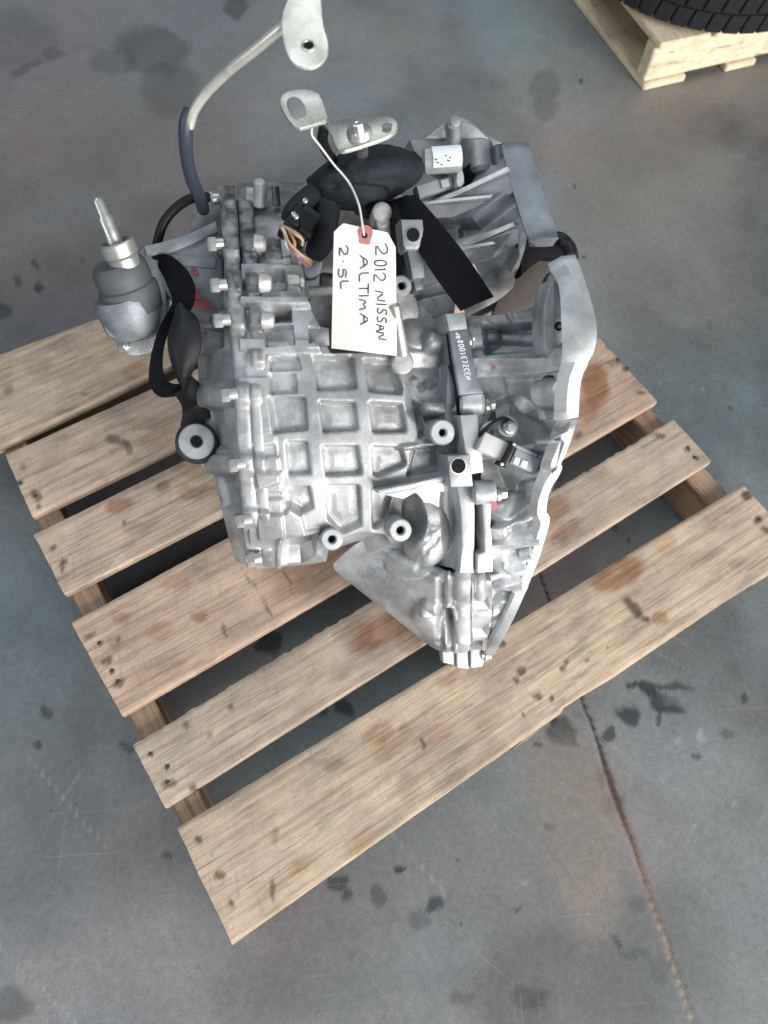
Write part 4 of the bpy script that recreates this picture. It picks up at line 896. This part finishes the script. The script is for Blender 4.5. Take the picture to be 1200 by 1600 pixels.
# top corner casting with its two bright webs
plate('top_web', [(640, 218), (692, 216), (700, 188), (722, 182), (738, 190), (766, 212), (792, 226), (800, 262), (760, 300), (720, 285), (650, 245)], .985, .03, M_ALD2, gb, bev=.003)
plate('top_fin', [(664, 216), (694, 192), (697, 216)], .972, .012, M_ALB, gb, bev=.002); plate('top_fin', [(722, 190), (742, 196), (764, 216), (720, 217)], .97, .012, M_ALB, gb, bev=.002)
bar('top_post', P(709, 228, .965), P(709, 192, .94), .0095, M_ALD2, gb); lathe('post_tip', P(711, 190, .937), NN, [(.007, -.004), (.007, .002), (0, .003)], M_BOLT, gb, 16)
bar('corner_column', P(748, 225, .955), P(752, 275, .95), .018, M_ALD2, gb, 24); bar('corner_column', P(778, 232, .945), P(782, 266, .94), .012, M_STEEL, gb, 20)
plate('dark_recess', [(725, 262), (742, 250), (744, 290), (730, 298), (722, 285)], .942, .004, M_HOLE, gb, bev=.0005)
# dark opening between upper and lower bell: broken rim with black seal
plate('torn_seal', [(812, 384), (830, 372), (868, 369), (888, 376), (896, 398), (880, 404), (850, 402), (828, 418), (814, 432)], .915, .02, M_STRAP, gb, bev=.002)
tube('seal', [(812, 385, .90), (830, 376, .885), (855, 374, .86), (875, 374, .845), (889, 388, .84), (893, 404, .83)], .008, M_BLACK, gb)
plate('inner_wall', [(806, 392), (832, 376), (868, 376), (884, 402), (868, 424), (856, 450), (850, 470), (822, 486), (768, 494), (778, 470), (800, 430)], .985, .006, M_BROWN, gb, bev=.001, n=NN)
plate('inner_rib', [(858, 424), (868, 430), (864, 470), (850, 488), (846, 460)], .90, .012, M_STEEL, gb, round_=1, bev=.002)

# ---- starter pocket
def rel_pocket(r):
    r.seg(728, 502, 800, 498, 4, .006, 9); r.seg(800, 498, 850, 486, 4, .006, 9)
    r.poly([(756, 512), (838, 506), (846, 544), (760, 552)], -.024, 10, 0, .5); r.cyl(765, 524, 838, 520, 12, .010)
    r.cyl(736, 526, 756, 524, 22, .010)
    r.seg(735, 580, 890, 572, 4, .008, 6)
    r.G = np.maximum(r.G, .3 * sstep((fbm(r.X, r.Y, 24, 39) - .45) * 6))
loft('starter_pocket', [
    [(726, 492, .90), (765, 494, .895), (805, 488, .88), (840, 476, .855), (868, 452, .83)],
    [(728, 512, .89), (768, 510, .885), (808, 507, .87), (845, 500, .845), (878, 490, .81)],
    [(732, 545, .89), (772, 544, .885), (812, 542, .865), (850, 538, .84), (882, 530, .805)],
    [(738, 582, .895), (776, 580, .885), (815, 578, .86), (852, 575, .83), (892, 570, .79)]], rel_pocket, M_ALD2, gb, back=.06, step=1.4)
ec = plate('starter_boss', [(862, 432), (874, 440), (882, 470), (886, 510), (882, 548), (868, 564), (852, 555), (848, 520), (850, 470)], .80, .03, M_ALD2, gb, round_=2, bev=.004)
lathe('bore', P(873, 510, .798), NN, [(.0048, 0), (.005, .0015), (.004, .0015), (.0038, -.001), (0, -.001)], M_HOLE, ec, 20)
lathe('bore_glint', P(874, 510, .7955), NN, [(.0022, 0), (.002, .001), (0, .0013)], M_BOLT, ec, 12)
for x, y, t, rx in ((774, 575, .872, 6),): plate('paint_mark', [(x - 5, y), (x + 1, y - 5), (x + 7, y - 1), (x + 2, y + 3)], t, .001, M_PINK, gb, bev=0)
plate('paint_mark', [(768, 785), (777, 786), (776, 794), (770, 796)], .885, .002, M_PINK, gb, bev=0)

# ---- connector on the bell
def obox(name, x, y, t, w_, h_, ang, depth, mat, parent, bev=.0015, n=NN):
    a = math.radians(ang); c, s = math.cos(a), math.sin(a)
    return plate(name, [(x + c * u - s * v, y + s * u + c * v) for u, v in ((-w_ / 2, -h_ / 2), (w_ / 2, -h_ / 2), (w_ / 2, h_ / 2), (-w_ / 2, h_ / 2))], t, depth, mat, parent, n, bev)
cn = obox('connector', 776, 700, .865, 52, 32, 25, .020, M_LGREY, gb, .003)
obox('connector_port', 763, 688, .8635, 13, 8, 25, .003, M_HOLE, cn); obox('connector_port', 757, 702, .8635, 13, 8, 25, .003, M_HOLE, cn)
obox('connector_collar', 797, 710, .858, 9, 42, 25, .026, M_BLACK, cn, .003)
obox('connector_plug', 822, 721, .868, 44, 26, 25, .018, M_GREY, cn, .003); obox('plug_rail', 822, 704, .865, 40, 6, 25, .010, M_GREY, cn)
obox('plug_latch', 808, 720, .864, 9, 11, 22, .004, M_WHITE, cn); obox('plug_latch', 820, 725, .864, 9, 11, 22, .004, M_WHITE, cn)
for x, y in ((803, 694), (784, 725)): lathe('rivet', P(x, y, .858), NN, [(.002, 0), (.0018, .001), (0, .0013)], M_BOLT, cn, 10)
tube('cable', [(744, 690, .885), (752, 678, .87), (768, 664, .86), (785, 655, .862), (798, 660, .88)], .0032, M_BLACK, gb)
plate('plug_shield', [(748, 672), (758, 660), (775, 656), (782, 662), (768, 670), (752, 688)], .885, .012, M_ALB, gb, round_=1)
lathe('bolt_seat', P(794, 667, .875), NN, [(.0125, -.02), (.0125, 0), (.011, .001), (.009, .001), (.009, -.003), (0, -.003)], M_PALE, gb, 28)
hexbolt(gb, 796, 668, .868, 8.5, NN, .008)

# ---- top: sensors, harness
sr = bar('range_sensor', P(660, 252, .915), P(722, 248, .91), .0155, M_PALE, gb, 32)
g = []
for a in np.linspace(-.75, .75, 10):
    e = math.cos(a) * NN + math.sin(a) * VV; g.append([P(671, 251.5, .9145) + e * .0176, P(716, 248.5, .9105) + e * .0176])
sheet('sensor_label', np.array(g), .0006, M_LABEL, gb)
for x, y in ((682, 249), (684, 254), (697, 243), (703, 240), (704, 246), (690, 257), (708, 238), (701, 251)): obox('label_print', x, y, .8952, 3.2, 1.6, 0, .0006, M_HOLE, sr, 0)
cg = obox('grey_connector', 682, 291, .925, 60, 20, -16, .02, M_GREY, gb, .002); obox('connector_window', 696, 286, .922, 13, 13, -14, .003, M_LGREY, cg); 
plate('connector_tab', [(714, 268), (720, 262), (725, 270), (726, 290), (713, 292)], .915, .012, M_LGREY, gb, round_=1)
lathe('cap', P(598, 330, .885), NN, [(.010, -.04), (.0115, -.012), (.0115, -.003), (.009, 0), (.004, .0015), (0, .0015)], M_LGREY, gb, 28)
bar('cap_stem', P(598, 345, .89), P(600, 372, .93), .008, M_LGREY, gb)
def rel_harn(r):
    r.seg(520, 292, 600, 300, 6, -.008, 14); r.seg(560, 262, 620, 260, 16, .006, 20); r.seg(500, 285, 560, 250, 8, .004, 14); r.D += .007 * (fbm(r.X, r.Y, 34, 4, 2) - .5) + .0012 * (fbm(r.X, r.Y, 6, 14, 2) - .5)
loft('harness_cover', [
    [(500, 262, .90), (545, 232, .895), (600, 225, .90), (650, 236, .915)],
    [(478, 278, .895), (540, 256, .865), (605, 250, .865), (664, 254, .905)],
    [(480, 292, .895), (535, 282, .862), (600, 278, .864), (658, 276, .905)],
    [(486, 310, .905), (530, 312, .885), (585, 310, .885), (640, 292, .92)],
    [(500, 328, .93), (530, 330, .92), (575, 328, .92), (620, 305, .94)]], rel_harn, M_TAPE, gb, back=.05)
tube('harness_branch', [(492, 300, .90), (470, 318, .885), (455, 332, .88), (450, 345, .885)], [.012, .012, .010, .009], M_TAPE, gb)
tube('harness_branch', [(510, 318, .91), (508, 350, .91), (500, 380, .92), (490, 400, .93)], [.018, .016, .016, .012], M_TAPE, gb)
tube('harness_branch', [(560, 320, .92), (585, 330, .92), (610, 330, .92), (640, 320, .92)], .012, M_TAPE, gb)
cb = obox('harness_connector', 468, 350, .87, 44, 52, 35, .03, M_BLACK, gb, .003)
obox('connector_ridge', 458, 345, .866, 22, 10, 35, .006, M_BLACK, cb); obox('connector_ridge', 478, 362, .866, 22, 10, 35, .006, M_BLACK, cb); obox('connector_ridge', 484, 336, .872, 30, 22, 35, .02, M_TAPE, cb)
for x, y in ((477, 313), (459, 334), (463, 338)): lathe('terminal', P(x, y, .862), NN, [(.003, -.004), (.0028, 0), (0, .001)], M_BOLT, cb, 10)
for i, (pts, mi) in enumerate([([(437, 353, .868), (444, 362, .862), (450, 378, .86), (465, 396, .862), (486, 414, .87)], 0), ([(440, 352, .866), (452, 358, .86), (468, 368, .86), (474, 380, .865)], 1),
        ([(444, 356, .865), (448, 372, .858), (456, 392, .858), (482, 418, .868)], 2), ([(441, 356, .864), (446, 368, .857), (449, 385, .858), (468, 402, .862)], 3), ([(452, 362, .862), (460, 378, .857), (462, 390, .86), (488, 410, .87)], 0),
        ([(450, 358, .861), (462, 366, .856), (472, 374, .86), (472, 384, .864)], 1), ([(446, 366, .857), (452, 380, .854), (470, 398, .858), (484, 406, .868)], 1)]):
    tube('wire', pts, .0019, M_WIRES[mi], gb, n=20, seg=6)
plate('grey_bracket', [(470, 398), (503, 400), (506, 408), (500, 432), (478, 436), (474, 420)], .93, .02, M_ALD, gb, round_=1, bev=.003)
bar('link_rod', P(482, 455, .93), P(522, 453, .925), .006, M_PALE, gb); bar('cross_tube', P(500, 438, .95), P(525, 440, .95), .010, M_STEEL, gb)
plate('case_step', [(480, 505), (514, 512), (516, 540), (498, 545), (484, 536)], .887, .02, M_ALD, gb, bev=.003)

# ---- shift lever plate (bent zinc bracket) and bolt
zb = plate('lever_plate', [(514, 192), (530, 186), (600, 180), (616, 184), (622, 194), (618, 206), (600, 216), (545, 234), (530, 236), (522, 226)], .80, .004, M_ZINC, gb, round_=1, bev=.001, n=wdir(-.05, -.45, -.9))
g = np.array([[P(486, 188, .795), P(484, 196, .80)], [P(500, 187, .795), P(508, 192, .80)], [P(510, 190, .80), P(516, 210, .803)], [P(516, 196, .803), P(524, 228, .806)]])
sheet('lever_bend', g, .004, M_ZINC, gb)
pz = plate('lever_eye', [(435, 158), (443, 143), (470, 138), (498, 142), (506, 162), (513, 187), (482, 197), (464, 201), (448, 184)], .775, .004, M_ZINC, gb, round_=1, bev=.0012, n=wdir(.1, -.3, -.95))
plate('lever_dish', [(446, 158), (455, 150), (468, 152), (478, 166), (480, 182), (466, 188), (454, 178)], .7728, .002, M_DPIPE, pz, round_=2, bev=.0008, n=wdir(.1, -.3, -.95))
bm = bmesh.new(); lathe_bm(bm, P(605, 197, .7985), wdir(-.05, -.45, -.9), [(.0055, 0), (.004, -.0006), (0, -.0006)], 20, cap=False); from_bm('lever_hole', bm, M_DPIPE, zb)
hexbolt(gb, 561, 207, .79, 9, wdir(-.1, -.6, -.8), .010, M_BOLT); lathe('lever_pivot', P(561, 203, .795), wdir(-.1, -.6, -.8), [(.014, -.01), (.0135, 0), (.012, .002), (0, .002)], M_ZINC, gb, 28)
tube('lever_stem', [(508, 196, .81), (504, 215, .825), (508, 232, .85), (520, 250, .88)], .006, M_BLACK, gb)
bar('lever_shaft', P(561, 215, .81), P(566, 250, .88), .008, M_STEEL, gb)

# ---- breather pipe and upper bracket
pb = plate('pipe_bracket', [(440, 22), (450, -4), (468, -30), (496, -30), (502, 0), (504, 40), (514, 66), (510, 92), (488, 108), (458, 100), (446, 80), (440, 48)], .70, .003, M_CREAM, gb, round_=2, bev=.001, n=wdir(0, -.25, -.97))
EY = onplane(np.array([482.]), np.array([72.]), P(*np.array([(440, 22), (450, -4), (468, -30), (496, -30), (502, 0), (504, 40), (514, 66), (510, 92), (488, 108), (458, 100), (446, 80), (440, 48)], float).mean(0), .70), wdir(0, -.25, -.97))[0]
bm = bmesh.new(); lathe_bm(bm, EY, wdir(0, -.25, -.97), [(.0048, .0006), (.0052, .0014), (.0064, .0010), (.0068, 0)], 24, cap=False); from_bm('eyelet', bm, M_ZINC, pb)
bm = bmesh.new(); lathe_bm(bm, EY + wdir(0, -.25, -.97) * .0006, wdir(0, -.25, -.97), [(.0047, .0), (0, .0)], 24, cap=False); from_bm('bracket_hole', bm, M_HOLE, pb)
tube('breather_pipe', [(452, 32, .71), (436, 46, .715), (400, 76, .735), (360, 108, .76), (325, 142, .79), (304, 172, .81), (296, 198, .825)], .0052, M_CREAM, gb, n=60)
tube('breather_hose', [(296, 170, .815), (291, 190, .822), (290, 215, .835), (292, 245, .86), (300, 280, .90), (312, 308, .94), (318, 328, .97)], [.0062, .0078, .0080, .0075, .008, .008, .008], M_HOSE, gb, n=50)
tube('breather_hose', [(326, 308, .95), (300, 310, .955), (275, 325, .96), (255, 350, .965), (245, 385, .97), (246, 400, .98)], .0062, M_BLACK, gb, n=50)

# ---- serial number on the flange face
FONT = {'0': [[(.2, 0), (0, .25), (0, .75), (.2, 1), (.6, 1), (.8, .75), (.8, .25), (.6, 0), (.2, 0)]], '1': [[(.1, .8), (.4, 1), (.4, 0)]], '2': [[(0, .8), (.2, 1), (.6, 1), (.8, .75), (.7, .5), (0, 0), (.85, 0)]],
 '5': [[(.8, 1), (.1, 1), (.05, .58), (.5, .62), (.8, .4), (.7, .08), (.35, 0), (0, .12)]], '7': [[(0, 1), (.8, 1), (.3, 0)]], '8': [[(.4, .52), (.1, .72), (.2, .95), (.4, 1), (.6, .95), (.7, .72), (.4, .52), (.05, .3), (.15, .05), (.4, 0), (.65, .05), (.75, .3), (.4, .52)]],
 'E': [[(.8, 1), (0, 1), (0, 0), (.8, 0)], [(0, .5), (.6, .5)]], 'Z': [[(0, 1), (.8, 1), (0, 0), (.8, 0)]], 'C': [[(.8, .85), (.6, 1), (.2, 1), (0, .7), (0, .3), (.2, 0), (.6, 0), (.8, .15)]], 'J': [[(.7, 1), (.7, .2), (.4, 0), (.1, .1), (0, .3)]], 'R': [[(0, 0), (0, 1), (.6, 1), (.8, .75), (.6, .5), (0, .5)], [(.4, .5), (.8, 0)]],
 'N': [[(0, 0), (.12, 1), (.7, .0), (.85, 1)]], 'I': [[(.3, 1), (.3, 0)]], 'S': [[(.8, .9), (.5, 1), (.2, .88), (.2, .65), (.6, .42), (.7, .18), (.4, 0), (0, .1)]], 'A': [[(0, 0), (.42, 1), (.85, 0)], [(.12, .36), (.72, .4)]],
 'L': [[(0, 1), (.02, 0), (.8, .04)]], 'T': [[(.4, 1), (.4, 0)], [(-.05, .98), (.9, 1.02)]], 'M': [[(0, 0), (.15, .85), (.42, .3), (.7, .85), (.9, 0)]], '.': [[(.2, .38), (.3, .45)]]}
def strokes(name, items, t, wpx, mat, parent, lift=.0006, p0=None, n=None, jit=0, surf=None):
    """items: list of polylines in photo pixels; flat ink ribbons laid on a surface"""
    bm = bmesh.new()
    for poly in items:
        q = chaikin(np.array(poly, float), 1 if len(poly) > 2 else 0, False)
        d = np.gradient(q, axis=0) if len(q) > 1 else None
        d = d / (np.linalg.norm(d, axis=1, keepdims=True) + 1e-9); nn_ = np.stack([-d[:, 1], d[:, 0]], 1) * wpx / 2
        q[0] -= d[0] * wpx * .3; q[-1] += d[-1] * wpx * .3
        A = surf(q + nn_); B = surf(q - nn_); A = A + NN * lift; B = B + NN * lift
        va = [bm.verts.new(p) for p in A]; vb = [bm.verts.new(p) for p in B]
        for i in range(len(va) - 1): bm.faces.new((va[i], vb[i], vb[i + 1], va[i + 1]))
    me = bpy.data.meshes.new(name); bm.to_mesh(me); bm.free()
    return link(name, me, mat, parent, False)
def letter(ch, x, y, hgt, wid, shear=(0, 0)):
    """letter rotated a quarter turn clockwise: its right is down the picture, its top is to the right"""
    return [[(x + v * hgt + shear[0] * u * wid, y + u * wid - shear[1] * v * hgt) for u, v in pl] for pl in FONT[ch]]
c0 = P(727, 562, .872)
sf = lambda q: onplane(q[:, 0], q[:, 1], P(727.4, 566, .872) , NN)
its = []
for i, ch in enumerate('8001E7ZCEN'):
    y = 532 + i * 6.3; its += letter(ch, 714 + (y - 532) * .22 + 1, y, 8, 4.6)
for i, ch in enumerate('JR'): its += letter(ch, 712, 520 + i * 5.5, 6, 4)
strokes('serial_number', its, .872, 1.5, M_WHITE, mb, surf=sf, lift=.0011)

#@@TAG
# ================================================================== TAG
tg = thing('paper_tag', 'cream paper tag with handwritten pen notes hanging from a string over the gearbox', 'tag', P(568, 450, .84))
def tagsurf(q):
    q = np.asarray(q, float); x, y = q[..., 0], q[..., 1]
    s = (y - 345) / 210; b = (x - 520) / 100
    return P(x, y, .835 + .012 * s + .004 * np.sin(s * 3.0) - .006 * np.sin(b * 3.1) * (.4 + .6 * s))
TL, TRt, BR_, BL = np.array((522, 346.)), np.array((618, 366.)), np.array((620, 556.)), np.array((518, 544.))
gs = []
for v_ in np.linspace(0, 1, 80):
    row = []
    for u_2 in np.linspace(0, 1, 70):
        p = (TL * (1 - u_2) + TRt * u_2) * (1 - v_) + (BL * (1 - u_2) + BR_ * u_2) * v_
        # clipped upper corners
        top = max(0., (.15 - u_2) / .15 * 16, (u_2 - .87) / .13 * 20)
        p = p + np.array([0, max(0, top) * (1 - v_) ** 3])
        # straight top edge joins: slope from 343 to 362
        row.append(p)
    gs.append(row)
sheet('card', tagsurf(np.array(gs)), .0005, M_PAPER, tg)
Z8 = lambda X, Y: (500 + X / 5.714, 320 + Y / 5.714)
pp = [Z8(*p) for p in ((345, 205), (390, 180), (450, 192), (475, 240), (462, 295), (450, 320), (447, 362), (340, 345), (350, 305), (332, 250))]
bm = bmesh.new(); q = chaikin(np.array(pp), 1); f = bm.faces.new([bm.verts.new(p) for p in tagsurf(q) + NN * .0008]); from_bm('reinforcement_patch', bm, M_PATCH, tg)
bm = bmesh.new(); hx, hy = Z8(398, 278); a = np.linspace(0, 2 * math.pi, 16, endpoint=False)
bm.faces.new([bm.verts.new(p) for p in tagsurf(np.stack([hx + 4.4 * np.cos(a), hy + 4.4 * np.sin(a)], 1)) + NN * .0013]); from_bm('punched_hole', bm, M_HOLE, tg)
def word(spec, xa, xb, jit=1.2):
    out = []
    for ch, y0, y1, dx in spec:
        for pl in letter(ch, 0, 0, 1, 1):
            out.append([Z8(xa + dx + (xb - xa) * px_ + rng.normal() * jit * 1.5, y0 + (y1 - y0) / .85 * py_ + rng.normal() * jit) for px_, py_ in pl])
    return out
ink = word([('2', 352, 450, 5), ('0', 500, 550, -4), ('1', 566, 600, -2), ('2', 612, 685, -12)], 494, 596) + word([('N', 775, 862, -10), ('I', 880, 915, 0), ('S', 925, 985, 4), ('S', 1000, 1060, 4), ('A', 1070, 1130, 0), ('N', 1140, 1208, -2)], 505, 592)
ink += word([('A', 455, 572, 8), ('L', 610, 688, 0), ('T', 712, 790, -2), ('I', 798, 845, 0), ('M', 850, 935, 2), ('A', 975, 1072, 12)], 350, 432) + word([('2', 368, 455, -4), ('.', 500, 535, 0), ('5', 575, 655, -16), ('L', 682, 756, 6)], 178, 250)
strokes('handwriting', ink, 0, 2.0, M_INK, tg, surf=tagsurf, lift=.0011)
tube('string', [(487, 197, .797), (488, 212, .80), (500, 228, .82), (520, 255, .83), (545, 285, .835), (560, 318, .83), (566, 350, .8275), (569, 368, .8285)], .0012, M_STR, tg, n=60, seg=6)
